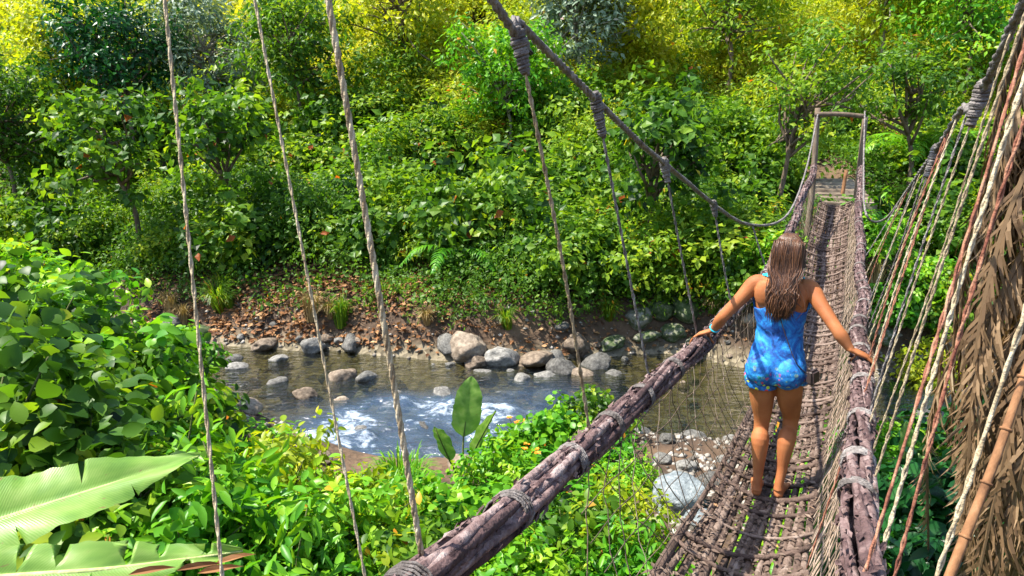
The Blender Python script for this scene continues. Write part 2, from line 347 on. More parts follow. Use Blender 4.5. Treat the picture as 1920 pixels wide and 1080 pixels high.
# ------------------------------------------------------------------ leaves
T_LO = (np.array([(0, 0, 0), (.40, -.5, .05), (1, 0, -.12), (.40, .5, .05), (.45, 0, -.02)], float), [(0, 4, 2, 1), (0, 3, 2, 4)])
def _hi():
    rows = [(0, 0), (.22, .40), (.48, .5), (.76, .33), (1, 0)]
    V = [(t, 0, -.22 * t * t) for t, _ in rows]
    for sgn in (-1, 1):
        V += [(t, sgn * w, -.22 * t * t + .07) for t, w in rows[1:4]]
    Lf = [(0, 1, 5), (5, 1, 2, 6), (6, 2, 3, 7), (7, 3, 4)]
    Rf = [(0, 8, 1), (8, 9, 2, 1), (9, 10, 3, 2), (10, 4, 3)]
    return np.array(V, float), Lf + Rf
T_HI = _hi()
T_BLADE = (np.array([(0, -.5, 0), (0, .5, 0), (.4, -.42, .05), (.4, .42, .05), (.75, -.25, -.04), (.75, .25, -.04), (1, 0, -.22)], float), [(0, 1, 3, 2), (2, 3, 5, 4), (4, 5, 6)])
def leaf_arrays(P, A, N, Ln, Wd, tint, tpl=T_LO):
    tv, tf = tpl; n = len(P); A = nrmz(A); B = nrmz(np.cross(N, A)); N = np.cross(A, B)
    Ln = np.broadcast_to(Ln, (n,)).reshape(n, 1, 1); Wd = np.broadcast_to(Wd, (n,)).reshape(n, 1, 1)
    V = P[:, None, :] + A[:, None, :] * Ln * tv[None, :, 0:1] + B[:, None, :] * Wd * tv[None, :, 1:2] + N[:, None, :] * Ln * tv[None, :, 2:3]
    base = (np.arange(n) * len(tv))[:, None]
    lp = np.concatenate([np.array(f) for f in tf]); cn = np.array([len(f) for f in tf])
    return V.reshape(-1, 3), (base + lp[None]).ravel(), np.tile(cn, n), np.repeat(np.broadcast_to(tint, (n,)), len(tf))
def leaf_mesh(name, arrs, mat, smooth=False):
    V, Lp, Cn, T = [], [], [], []; o = 0
    for a in arrs:
        V.append(a[0]); Lp.append(a[1] + o); Cn.append(a[2]); T.append(a[3]); o += len(a[0])
    return mesh_np(name, np.vstack(V), np.concatenate(Lp), np.concatenate(Cn), mat, np.concatenate(T), smooth)
def crown_leaves(rng, C, rad, n, L, ar, tint, droop=.4, jit=.09, tpl=T_LO, center=None, up=.45, warm=.006):
    """n leaves round every clump centre C, facing away from the crown's middle"""
    C = np.asarray(C, float); k = len(C); ctr = C.mean(0) if center is None else center
    P = np.repeat(C, n, 0); rr = np.repeat(np.broadcast_to(rad, (k,)), n)
    off = nrmz(rng.normal(size=(k * n, 3))) * (rr * rng.random(k * n) ** .45)[:, None]; off[:, 2] *= .75
    P = P + off
    o = nrmz(nrmz(P - ctr) * .8 + nrmz(off))
    N = nrmz(.65 * o + up * np.array([0, 0, 1.]) + .5 * rng.normal(size=P.shape))
    A = rng.normal(size=P.shape); A = A - N * (A * N).sum(1, keepdims=True); A = nrmz(A) + .5 * o - droop * np.array([0, 0, 1.])
    Ls = np.broadcast_to(np.repeat(np.broadcast_to(L, (k,)), n), (k * n,)) * rng.uniform(.65, 1.3, k * n)
    t = np.repeat(np.broadcast_to(tint, (k,)), n) + rng.normal(0, jit, k * n)
    t = np.clip(t, 0, .94); t = np.where(rng.random(k * n) < warm, .985, t)
    return leaf_arrays(P, A, N, Ls, Ls * ar, t, tpl)
def clump_centers(rng, R, k, lo=.5, bottom=-.3, lump=.34):
    d = nrmz(rng.normal(size=(k, 3)) + np.array([0, 0, .25])); d[:, 2] = np.maximum(d[:, 2], bottom)
    ph = rng.uniform(0, 6, 3)
    lum = 1 + lump * np.sin(3 * np.arctan2(d[:, 1], d[:, 0]) + ph[0]) * np.cos(4 * d[:, 2] + ph[1])
    return d * (lum * rng.uniform(lo, 1, k))[:, None] * np.array(R)

# ------------------------------------------------------------------ the jungle slope: one mass of creepers and leaves
rng = np.random.default_rng(11)
def slope_clumps():
    n = 21000; az_ = rng.uniform(-.84, .84, n); Y = 12.5 + 33 * rng.random(n) ** 1.35
    X = np.tan(az_) * Y; t, s = stream(X, Y); z = H(X, Y)
    elev = (z - CZ) / Y
    keep = (s > 0) & (t > .55) & (elev < .34)
    bare = np.exp(-(((X + 4.2) / 3.4) ** 4 + ((Y - 14.1) / 1.1) ** 4)); keep &= rng.random(n) > bare * .8   # the litter bank
    pth = np.exp(-((X - 6.6 - .35 * (Y - 13)) / .75) ** 4) * (Y < 19); keep &= rng.random(n) > pth * .95     # the path beyond the gate
    return X[keep], Y[keep], z[keep], t[keep]
X, Y, Z, T = slope_clumps()
print('slope clumps', len(X))
big = vnoise(X * .45 + 9, Y * .45)
r = (.34 + .018 * (Y - 12)) * (.6 + .9 * big)
hgt = .1 + 2.6 * np.maximum(big - .42, 0) * sstep(.6, 2.5, T) + .6 * rng.random(len(X)) * big
C = np.stack([X, Y, Z + hgt], -1)
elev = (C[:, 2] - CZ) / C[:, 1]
tint = .50 + .46 * sstep(-.07, .11, elev) + .28 * (vnoise(X * .33 + 40, Y * .33 + 3) - .5) + .16 * (vnoise(X * 1.3, Y * 1.3 + 50) - .5)  # leaves lighten and yellow with height: the sunlit top put into their colour
arr = []
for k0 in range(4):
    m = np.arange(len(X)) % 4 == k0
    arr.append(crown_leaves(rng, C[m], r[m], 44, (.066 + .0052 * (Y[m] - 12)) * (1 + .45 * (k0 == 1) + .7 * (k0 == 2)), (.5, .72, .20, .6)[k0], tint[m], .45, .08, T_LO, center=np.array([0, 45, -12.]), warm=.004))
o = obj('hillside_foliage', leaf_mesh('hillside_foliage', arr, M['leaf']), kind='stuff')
o['label'] = 'dense mass of green creepers and leaves covering the far slope'

# dead leaves: on the far bank, round the gate, in patches by the water
def litter(name, X, Y, n, L, mat, zo=.02, flat=.35, **k):
    Z = H(X, Y) + zo + .06 * rng.random(len(X)); P = np.stack([X, Y, Z], -1)
    N = nrmz(np.array([0, -.25, 1.]) + flat * rng.normal(size=P.shape)); A = rng.normal(size=P.shape); A[:, 2] *= .2
    Ls = L * rng.uniform(.6, 1.4, len(X))
    return leaf_arrays(P, A, N, Ls, Ls * .6, np.clip(rng.normal(.5, .25, len(X)), 0, 1), T_LO)
n = 30000
X = rng.uniform(-9, 8, n); Y = rng.uniform(12, 17, n); t, s = stream(X, Y)
p = np.exp(-(((X + 4.2) / 3.6) ** 4 + ((Y - 14.2) / 1.2) ** 4)) + .25
m = (s > 0) & (t > .1) & (rng.random(n) < p)
o = obj('leaf_litter', leaf_mesh('leaf_litter', [litter('', X[m], Y[m], 0, .12, None, .03, .6)], M['dead']), kind='stuff')
o['label'] = 'brown dead leaves carpeting the far bank above the water'

def add_copy(src, loc, rz, sc, label=None, cat=None, group=None):
    def cp(o, parent):
        c = o.copy(); COL.objects.link(c)
        if parent: c.parent = parent
        for ch in o.children: cp(ch, c)
        return c
    c = cp(src, None); c.location = loc; c.rotation_euler = (0, 0, rz); c.scale = sc if hasattr(sc, '__len__') else (sc,) * 3
    if label: c['label'] = label
    if cat: c['category'] = cat
    if group: c['group'] = group
    elif 'group' in c: del c['group']
    return c

# ------------------------------------------------------------------ shrubs, trees, ferns, grass
def opens(p):
    """does a plant top at p stand in the line of sight to the open water?"""
    p = np.atleast_2d(p); d = p - np.array([0, 0, CZ]); dep = d[:, 1] * CA - d[:, 2] * SA; up_ = d[:, 1] * SA + d[:, 2] * CA
    x = 960 + F * d[:, 0] / dep; y = 540 - F * up_ / dep
    low = np.interp(x, [330, 345, 430, 540, 560, 700, 880, 900, 1000, 1100, 1175, 1195, 1300, 1420, 1430], [0, 690, 740, 775, 862, 885, 865, 770, 720, 700, 680, 930, 1040, 1040, 0])
    return (y < low) & (p[:, 1] < 10.5)
def shrub_me(seed, mat, R=(1, 1, .85), k=46, n=22, L=.2, ar=.6, tint=.45, tv=.13, tpl=T_LO, droop=.4, rad=.3, warm=.006):
    rg = np.random.default_rng(seed)
    C = clump_centers(rg, R, k); C[:, 2] += R[2] * .75
    tt = tint + rg.normal(0, tv, k)
    return leaf_mesh('foliage', [crown_leaves(rg, C, rad, n, L, ar, tt, droop, .08, tpl, center=np.array([0, 0, R[2] * .3]), warm=warm)], M[mat], tpl is T_HI), C
def stems_me(C, seed, r=.018, every=3, mat='stem'):
    b = MB(); rg = np.random.default_rng(seed)
    for c in C[::every]:
        m = c * .5 + np.array([rg.normal(0, .08), rg.normal(0, .08), .1])
        b.tube(spline([(c[0] * .06, c[1] * .06, -.12), m, c], 6), np.linspace(r, r * .4, 6), 5)
    return b.me('stem', M[mat])
SHRUB = {}
for key, a in {
    'far1': dict(mat='leafv', L=.12, tint=.57, k=70, n=26), 'far2': dict(mat='leafv', L=.16, ar=.75, tint=.47, k=60, n=24), 'far3': dict(mat='leafv', L=.12, ar=.36, tint=.64, k=80, n=26),
    'far4': dict(mat='yellow', L=.12, ar=.42, tint=.45, k=80, n=26), 'far5': dict(mat='grey', L=.12, ar=.36, tint=.5, k=76, n=26),
    'heart': dict(mat='leafv', L=.15, ar=.85, tint=.44, k=60, n=26, tpl=T_HI), 'heart2': dict(mat='bright', L=.17, ar=.8, tint=.45, k=54, n=24, tpl=T_HI),
    'lance': dict(mat='bright', L=.22, ar=.33, tint=.52, k=60, n=22, tpl=T_HI, droop=.6), 'fresh': dict(mat='bright', L=.15, ar=.55, tint=.6, k=60, n=24, tpl=T_HI),
    'gold': dict(mat='yellow', L=.15, ar=.5, tint=.5, k=56, n=22, tpl=T_HI), 'deep': dict(mat='deep', L=.2, ar=.7, tint=.5, k=50, n=20, tpl=T_HI), 'deepl': dict(mat='deep', L=.34, ar=.4, tint=.55, k=36, n=14, tpl=T_HI, droop=.6),
    'mid': dict(mat='leafv', L=.17, ar=.6, tint=.52, k=54, n=24, tpl=T_HI)}.items():
    me, C = shrub_me(hash(key) % 1 + sum(map(ord, key)), **a); SHRUB[key] = (me, stems_me(C, 5))
_first = {}
def shrub(key, loc, sc, label, cat='shrub', group=None, rz=None, name='shrub', stem=True):
    rz = random.uniform(0, 6.28) if rz is None else rz
    r_ = empty(name, loc, rz, label, cat, group); r_.scale = sc if hasattr(sc, '__len__') else (sc,) * 3
    obj('foliage', SHRUB[key][0], r_)
    if stem: obj('stem', SHRUB[key][1], r_)
    return r_
def far_shrub(key, loc, sc, label, group):
    o = obj('shrub', SHRUB[key][0], None, label=label, cat='shrub', group=group)
    o.location = loc; o.rotation_euler = (0, 0, random.uniform(0, 6.28)); o.scale = (sc * random.uniform(.85, 1.2), sc * random.uniform(.85, 1.2), sc * random.uniform(.8, 1.15))
    return o
kinds = {'far1': 'rounded mid green shrub in the thicket on the far slope', 'far2': 'dark broad leaved shrub in the thicket on the far slope', 'far3': 'fine leaved light green shrub in the thicket on the far slope',
         'far4': 'yellow green sunlit shrub high on the far slope', 'far5': 'grey green shrub high on the far slope'}
for k in range(330):
    az_ = random.uniform(-.76, .76); y = 14.2 + 26 * random.random() ** (2.2 if k < 180 else 1.1); x = math.tan(az_) * y
    t, s = stream(x, y)
    if s < 0 or t < 1.0 or (abs(x + 4.2) < 3.2 and y < 15.2) or (abs(x - 6.6 - .35 * (y - 13)) < 1.3 and y < 20): continue
    z = float(H(x, y)); e = (z - CZ) / y
    key = random.choice(['far1', 'far2', 'far3']) if e < .02 else random.choice(['far4', 'far3', 'far1', 'far3', 'far4']) if e < .1 else 'far4'  # yellow shrubs higher up carry the sunlight painted into their leaves
    if -.42 < math.atan2(x, y) < -.3 and e > .05: key = 'far5'
    far_shrub(key, (x, y, z - .15), random.uniform(.75, 1.35) * (1 + .02 * (y - 13)), kinds[key], kinds[key].replace('shrub', 'shrubs'))

def tree(loc, h, cr, mat, label, seed, L=.2, lean=(0, 0), group=None, tint=.5, k=150, n=34, bark='bark', name='tree', ar=.5):
    rg = np.random.default_rng(seed); r_ = empty(name, loc, 0, label, 'tree', group)
    top = np.array([lean[0], lean[1], h])
    C = clump_centers(rg, (cr, cr, cr * .95), k, .4, -.95, .3) + top
    P = spline([(0, 0, -.4), (lean[0] * .2 + .12, lean[1] * .2, h * .4), (lean[0] * .7 - .1, lean[1] * .7, h * .75), top], 14)
    b = MB(); b.tube(P, np.linspace(.034 * h ** .7, .02, 14), 9)
    b.build('trunk', M[bark], r_)
    lb = MB()
    for c in C[::4]:
        i = rg.integers(6, 13); lb.tube(spline([P[i], (P[i] + c) / 2 + rg.normal(0, .15, 3), c], 6), np.linspace(.045, .012, 6), 5)
    lb.build('limb', M[bark], r_)
    obj('crown', leaf_mesh('crown', [crown_leaves(rg, C, cr * .24, n, L, ar, tint + rg.normal(0, .12, k), .5, .08, T_LO, center=top - np.array([0, 0, cr * .4]))], M[mat]), r_)
    return r_
TR = [  # px, py of foot on the slope, height, crown, material, label
    (150, 300, 4.6, 1.9, 'yellow', 'yellow leaved tree at the upper left of the slope', .5), (250, 330, 5.0, 1.7, 'deep', 'dark narrow tree between the yellow crowns at upper left', .6),
    (400, 260, 4.2, 1.9, 'grey', 'grey green tree with pale loose crown on the slope', .5), (560, 270, 4.2, 1.7, 'leafv', 'mid green tree with loose crown beside the grey green tree', .55),
    (760, 200, 4.6, 2.1, 'yellow', 'bright yellow green tree on the slope above the stream', .6), (1080, 230, 4.4, 1.6, 'grey', 'pale grey green tree behind the knotted rope', .65),
    (1150, 200, 4.4, 1.9, 'yellow', 'golden tree behind the left main rope', .55), (1360, 190, 4.6, 2.0, 'leafv', 'light green tree on the slope left of the gate', .66),
    (1640, 170, 4.6, 2.0, 'yellow', 'yellow green tree on the slope above the gate', .6), (1800, 200, 4.2, 1.9, 'bright', 'fresh green tree behind the right main rope', .6),
    (30, 420, 4.4, 1.7, 'leafv', 'tall dense green tree at the left edge of the thicket', .45), (950, 300, 3.4, 1.5, 'bright', 'fresh green young tree in the thicket behind the rope', .5),
]
for i, (px, py, h, cr, mt, lab, ti) in enumerate(TR):
    p = ground_at(px, py); tree(p, h * (.50 + p[1] / 90), cr * (.85 + p[1] / 70), mt, lab, 100 + i, L=.085 + .005 * p[1], tint=ti, bark='palebark' if i % 3 == 2 else 'bark')
# overhanging trees added to keep the lower bank in shade
for i, (px, py, h, cr, lab) in enumerate([(230, 520, 3.0, 1.5, 'dark green tree added to shade the hollow at left'), (420, 500, 2.9, 1.4, 'dark green tree added to shade the brown leaf bank'),
                                         (1210, 540, 2.6, 1.3, 'dark green tree added to shade the mossy boulders')]):
    p = ground_at(px, py); tree(p + np.array([0, .8, .3]), h, cr, 'leafv', lab, 200 + i, L=.2, tint=.34, lean=(.2, -1.0), k=60, n=24, ar=.75)

p = ground_at(1440, 440); tree(p, 3.3, 1.5, 'leafv', 'bushy green tree added to shade the left side of the far gate', 231, L=.14, tint=.5, lean=(.6, -.3), k=110, n=30)  # tree added to throw shade on the far gate and deck
p = ground_at(1690, 400); tree(p, 3.0, 1.2, 'leafv', 'small dense tree added for shade just right of the far gate', 232, L=.14, tint=.46, lean=(-.2, -.2), k=90, n=30)  # second tree added to shade the gate from the right
# ferns / palm fronds
def frond(b_arr, P, up, n, L, W, tint, rg, droopy=.3, wild=.08):
    T_ = nrmz(np.gradient(P, axis=0)); s = np.linspace(.08, 1, n); idx = s * (len(P) - 1)
    i0 = np.clip(idx.astype(int), 0, len(P) - 2); f = (idx - i0)[:, None]
    Q = P[i0] * (1 - f) + P[i0 + 1] * f; t = T_[i0]
    side = nrmz(np.cross(t, np.broadcast_to(up, t.shape)))
    for sg in (-1, 1):
        A = side * sg + .55 * t - droopy * np.array([0, 0, 1.]) + wild * rg.normal(size=t.shape)
        Lf = L * np.sin(np.pi * (.12 + .83 * s)) ** .7 * rg.uniform(.85 - wild, 1.1 + wild, n)
        N = nrmz(np.cross(A, t) * sg) * np.sign(1)
        N = np.where(N[:, 2:3] < 0, -N, N)
        b_arr.append(leaf_arrays(Q, A, N + .1 * rg.normal(size=N.shape), Lf, W, np.clip(tint + rg.normal(0, .1, n), 0, 1), T_BLADE))
def fern(loc, sc, label, seed, mat='bright', nf=9, tint=.45, cat='fern', group=None):
    rg = np.random.default_rng(seed); r_ = empty('fern', loc, rg.uniform(0, 6), label, cat, group); r_.scale = (sc,) * 3
    for k in range(nf):
        a = 2 * math.pi * k / nf + rg.uniform(-.3, .3); le = rg.uniform(.8, 1.15)
        P = spline([(0, 0, -.05), (.3 * math.cos(a) * le, .3 * math.sin(a) * le, .55 * le), (.75 * math.cos(a) * le, .75 * math.sin(a) * le, .6 * le), (1.1 * math.cos(a) * le, 1.1 * math.sin(a) * le, .3 * le)], 14)
        arr = []; frond(arr, P, np.array([0, 0, 1.]), 24, .24, .045, tint, rg)
        b = MB(); b.tube(P, np.linspace(.012, .004, 14), 4, .4); arr.append((np.array(b.V), np.array(b.L), np.array(b.C), np.array(b.T)))
        obj('frond', leaf_mesh('frond', arr, M[mat]), r_)
    return r_
for i, (px, py, sc, lab, mt, ti) in enumerate([
    (950, 440, 1.5, 'arching green fern in the thicket left of the knotted rope', 'leafv', .55), (860, 520, 1.1, 'small fern at the edge of the far bank', 'bright', .4),
    (1090, 470, 1.2, 'fern under the left main rope in the thicket', 'leafv', .5), (1720, 330, 1.6, 'large bright fern right of the gate', 'bright', .6),
    (1700, 480, 1.1, 'green fern below the right main rope', 'bright', .5), (560, 330, 1.5, 'fern among the shrubs of the upper left slope', 'leafv', .5)]):
    fern(ground_at(px, py), sc, lab, 300 + i, mt, tint=ti)

# long grass tufts
def tuft_me(seed, n, h, mat, w=.012, spread=.25, tint=.5):
    rg = np.random.default_rng(seed); arr = []
    for k in range(n):
        a = rg.uniform(0, 6.28); r0 = spread * rg.random() ** .7 * .5; le = h * rg.uniform(.6, 1.15); lean = rg.uniform(.2, .9)
        c, s_ = math.cos(a), math.sin(a)
        P = spline([(c * r0, s_ * r0, -.05), (c * (r0 + .22 * le * lean), s_ * (r0 + .22 * le * lean), .6 * le), (c * (r0 + .6 * le * lean), s_ * (r0 + .6 * le * lean), .8 * le * (1.1 - .5 * lean))], 7)
        sd_ = np.array([-s_, c, 0]); W = np.linspace(w, w * .15, 7)[:, None]
        V = np.vstack([P - sd_ * W, P + sd_ * W]); fc = [(i, i + 7, i + 8, i + 1) for i in range(6)]
        arr.append((V, np.array(fc).ravel(), np.full(6, 4), np.full(6, np.clip(tint + rg.normal(0, .16), 0, 1))))
    return leaf_mesh('grass_tuft', arr, M[mat])
GT = {'green': tuft_me(1, 150, .8, 'leafv', tint=.6), 'dry': tuft_me(2, 150, .8, 'straw'), 'lush': tuft_me(3, 170, .6, 'bright', .013, .5, .5), 'greenb': tuft_me(4, 120, .7, 'bright', .016, .35, .5)}
def tuft(key, px, py, sc, label, group=None, off=(0, 0, 0)):
    o = obj('grass_tuft', GT[key], None, label=label, cat='grass tuft', group=group)
    o.location = ground_at(px, py) + np.array(off); o.scale = (sc,) * 3; o.rotation_euler = (0, 0, random.uniform(0, 6)); return o
for px, py, sc, key, lab in [
    (585, 600, 1.0, 'dry', 'straw coloured grass tuft hanging over the brown leaf bank'), (320, 590, .9, 'dry', 'dry grass tuft at the left end of the leaf bank'), (345, 610, .8, 'dry', 'dry brown grass tuft close to the water by the leaf bank'),
    (420, 560, .9, 'green', 'grey green grass tuft above the leaf bank'), (640, 610, 1.0, 'green', 'green grass tuft at the right end of the leaf bank'),
    (1285, 545, 1.2, 'green', 'long pale grass tuft above the mossy boulders'), (1330, 560, 1.1, 'green', 'long grass tuft on the bank behind the arm of the woman'), (1245, 560, .9, 'green', 'short grass tuft beside the mossy boulders'),
    (1640, 540, .9, 'dry', 'dry grass tuft on the bank right of the walkway'), (1580, 700, .8, 'greenb', 'green grass tuft on the bank beyond the right net')]:
    tuft(key, px, py, sc, lab)

# ------------------------------------------------------------------ rocks
def rock_me(seed, sub=3, rough=.22, flat=.7):
    bm = bmesh.new(); bmesh.ops.create_icosphere(bm, subdivisions=sub, radius=1)
    rg = np.random.default_rng(seed); K = rg.normal(size=(7, 3)) * np.array([1.2, 1.2, 1.2]); ph = rg.uniform(0, 6, 7)
    cuts = nrmz(rg.normal(size=(9, 3))); cd_ = rg.uniform(.72, .95, 9)
    for v in bm.verts:
        p = np.array(v.co); d = 1 + rough * sum(math.sin(K[i] @ p * 1.6 + ph[i]) for i in range(7)) / 4
        for c, k in zip(cuts, cd_):
            e = p @ c * d - k
            if e > 0: d -= e * .8 / max(p @ c, .3)
        q_ = p * 5; d += .035 * math.sin(q_[0] * 1.3 + ph[0] + 2 * math.sin(q_[1] + ph[1])) * math.cos(q_[2] * 1.2 + ph[2]) + .02 * math.sin(q_[0] * 2.7 + q_[1] * 2.1 + ph[3]) * math.sin(q_[2] * 2.9 + ph[4])
        v.co = Vector(p * d * np.array([1, .85, flat]))
    me = bpy.data.meshes.new('rock'); bm.to_mesh(me); bm.free()
    for p in me.polygons: p.use_smooth = True
    return me
RK = [rock_me(20 + i, 4, .34, .58 + .07 * (i % 4)) for i in range(8)]
_rk = {}
def rock(px, py, rpx, mat, label, name='rock', group=None, sc=(1, 1, 1), loc=None, sink=.05):
    p = ground_at(px, py) if loc is None else np.array(loc, float)
    dist = p[1] * CA + (CZ - p[2]) * SA; r_ = rpx * dist / F
    key = (random.randrange(8), mat)
    if key not in _rk:
        me = RK[key[0]].copy(); me.materials.append(M[mat]); _rk[key] = me
    o = obj(name, _rk[key], None, label=label, cat='rock', group=group)
    o.location = (p[0], p[1], max(p[2], -.12) + r_ * random.uniform(.08, .42)); o.scale = (r_ * sc[0] * random.uniform(.9, 1.25), r_ * sc[1], r_ * sc[2] * random.uniform(.75, 1.05)); o.rotation_euler = (random.uniform(-.4, .4), random.uniform(-.4, .4), random.uniform(0, 6.28)); return o
for px, py, rp, mt, lab in [
    (1268, 950, 62, 'bluerock', 'large blue grey boulder under the bridge below the left rail'), (1315, 985, 34, 'bluerock', 'smaller blue grey boulder touching the large one under the bridge'),
    (1285, 880, 24, 'rock', 'pale rounded stone just beyond the large blue boulder'), (1240, 868, 22, 'rock', 'grey stone at the water edge beyond the blue boulder'),
    (1338, 905, 26, 'rock', 'grey stone between the blue boulder and the feet of the woman'), (1360, 868, 20, 'rock', 'stone in shallow water left of the legs of the woman'),
    (1280, 765, 14, 'brownrock', 'brown stone breaking the shallow water below the left hand'), (1250, 830, 18, 'rock', 'flat pale stone in the shallow water'),
    (1300, 660, 30, 'moss', 'low mossy stone at the far water edge below the left hand'), (1200, 600, 32, 'moss', 'mossy boulder leftmost in the cluster on the far bank'),
    (1240, 585, 30, 'moss', 'rounded mossy boulder in the middle of the far bank cluster'), (1282, 590, 32, 'moss', 'green boulder next to the grass on the far bank'),
    (1215, 640, 26, 'moss', 'small mossy boulder at the waterline of the far bank cluster'), (1262, 630, 28, 'moss', 'mossy boulder low in the far bank cluster'), (1150, 650, 26, 'moss', 'flat mossy rock by the far waterline left of the boulder cluster'),
    (1120, 700, 34, 'rock', 'grey rock on the shore above the left rail'), (1060, 715, 30, 'rock', 'grey rock beside the shore pebbles'), (1000, 690, 36, 'brownrock', 'brown rock at the foot of the far bank behind the rope'),
    (940, 680, 34, 'rock', 'pale grey rock at the far waterline above the rapids'), (880, 665, 38, 'brownrock', 'brown rock under the shaded far bank'), (840, 650, 26, 'rock', 'grey rock left of the brown rock on the far shore'),
    (1080, 660, 30, 'brownrock', 'dark brown rock on the slope above the shore rocks'), (980, 745, 26, 'rock', 'wet grey rock at the right end of the rapids'), (905, 715, 22, 'rock', 'small stone at the top of the rapids'),
    (640, 750, 30, 'brownrock', 'brown rock splitting the rapids upstream'), (690, 745, 26, 'rock', 'wet rock in the upper rapids'), (580, 790, 26, 'brownrock', 'brown rock at the left side of the rapids'),
    (545, 850, 34, 'brownrock', 'brown rock at the lower left of the rapids'), (755, 790, 22, 'rock', 'wet grey rock in the middle of the white water'), (645, 800, 20, 'brownrock', 'brown rock among the white water at left'), (830, 790, 24, 'rock', 'grey rock at the right of the white water'), (740, 835, 16, 'brownrock', 'small brown rock in the lower white water'), (870, 880, 36, 'brownrock', 'orange brown rock at the lower right of the rapids'), (800, 850, 20, 'rock', 'dark rock in the lower rapids'), (690, 850, 18, 'rock', 'small wet rock among the white water'),
    (610, 870, 18, 'brownrock', 'small brown rock below the rapids'),     (1150, 735, 26, 'rock', 'grey stone at the top of the shore rubble behind the handrail'), (1040, 680, 24, 'rock', 'pale stone in the shore rubble below the far thicket'), (960, 715, 20, 'rock', 'rounded grey stone at the front of the shore rubble'), (1090, 735, 22, 'brownrock', 'brown stone in the shore rubble near the green bush'), (1020, 735, 22, 'rock', 'flat grey stone in the shore rubble nearest the rapids'), (900, 690, 24, 'brownrock', 'brown stone at the left end of the shore rubble'),
    (440, 690, 20, 'rock', 'pale stone in the calm pool'), (450, 725, 22, 'rock', 'upright pale stone beside the pool'), (520, 690, 22, 'rock', 'grey stone at the far side of the calm pool'),
    (590, 660, 26, 'rock', 'grey stone under the leaf bank'), (330, 610, 24, 'rock', 'grey stone at the left end of the far bank'), (370, 640, 26, 'moss', 'mossy stone in the shade at the pool'), (495, 655, 22, 'brownrock', 'brown stone under the leaf bank at the waterline'),
    (660, 655, 24, 'rock', 'grey stone under the right end of the leaf bank'), (520, 760, 24, 'rock', 'grey stone between the pool and the rapids'), (470, 770, 26, 'brownrock', 'brown rock on the near shore of the pool'),
    (410, 790, 28, 'brownrock', 'orange brown rock on the near shore of the pool'), (160, 820, 24, 'brownrock', 'brown rock half hidden in the left bank leaves'),
    (1545, 640, 44, 'brownrock', 'dark brown rock beside the right elbow of the woman'), (1570, 590, 40, 'brownrock', 'brown rock under the far end of the walkway'), (1520, 690, 38, 'brownrock', 'dark rock in the shade behind the hip of the woman'),
    (1740, 810, 40, 'rock', 'pale grey rock at the water right of the bridge'), (1790, 770, 36, 'rock', 'grey rock by the stream at right'), (1830, 700, 34, 'brownrock', 'brown rock on the right bank under dead palm leaves'),
    (1770, 660, 30, 'brownrock', 'brown rock behind the yellow green bush'), (1650, 640, 32, 'moss', 'mossy rock beyond the right net'), (1690, 880, 34, 'rock', 'grey rock below the right net'), (1590, 830, 30, 'rock', 'grey stone seen through the right net'), (1850, 900, 40, 'rock', 'grey rock in the dark leaves at lower right')]:
    rock(px, py, rp, mt, lab, 'boulder' if rp > 45 else 'rock')
# stones in the bed
for k in range(230):
    s_ = random.choice([0, 1, 2]); x = random.uniform(-7, 9.5); y = random.uniform(7.8, 14)
    t, _ = stream(x, y)
    if not (-1.7 < t < .5) or (float(rapid(x, y)) > .35 and random.random() < .6): continue
    rock(0, 0, 0, 'rock', '', loc=(x, y, float(H(x, y)))) if False else None
    rr = random.choice([.06, .08, .1, .13, .17, .22])
    key = (random.randrange(8), random.choice(['rock', 'brownrock', 'rock']))
    if key not in _rk:
        me = RK[key[0]].copy(); me.materials.append(M[key[1]]); _rk[key] = me
    lab = {'rock': 'small grey stone lying in the stream bed', 'brownrock': 'small brown stone lying in the stream bed'}[key[1]]
    o = obj('stream_stone', _rk[key], None, label=lab, cat='stone', group=lab.replace('stone', 'stones'))
    o.location = (x, y, float(H(x, y)) + rr * .25); o.scale = (rr,) * 3; o.rotation_euler = (random.uniform(-.3, .3), 0, random.uniform(0, 6))
# gravel bar right of the bridge and pebbles under it
pb = MB()
def pebbles(px0, px1, py0, py1, n, r0, r1):
    for k in range(n):
        p = ground_at(random.uniform(px0, px1), random.uniform(py0, py1)); r_ = random.uniform(r0, r1)
        a = random.uniform(0, 3.14); c, s_ = math.cos(a) * r_, math.sin(a) * r_; h = r_ * random.uniform(.4, .8)
        V = [(p[0] + c, p[1] + s_, p[2]), (p[0] - s_ * .8, p[1] + c * .8, p[2] + .005), (p[0] - c, p[1] - s_, p[2]), (p[0] + s_ * .8, p[1] - c * .8, p[2] + .004), (p[0], p[1], p[2] + h), (p[0], p[1], p[2] - h)]
        pb.add(V, [(0, 1, 4), (1, 2, 4), (2, 3, 4), (3, 0, 4), (1, 0, 5), (2, 1, 5), (3, 2, 5), (0, 3, 5)], random.random())
pebbles(1640, 1760, 660, 800, 520, .025, .06); pebbles(1200, 1420, 800, 1000, 420, .025, .07); pebbles(850, 1180, 680, 800, 380, .03, .07); pebbles(380, 560, 690, 860, 260, .03, .07)
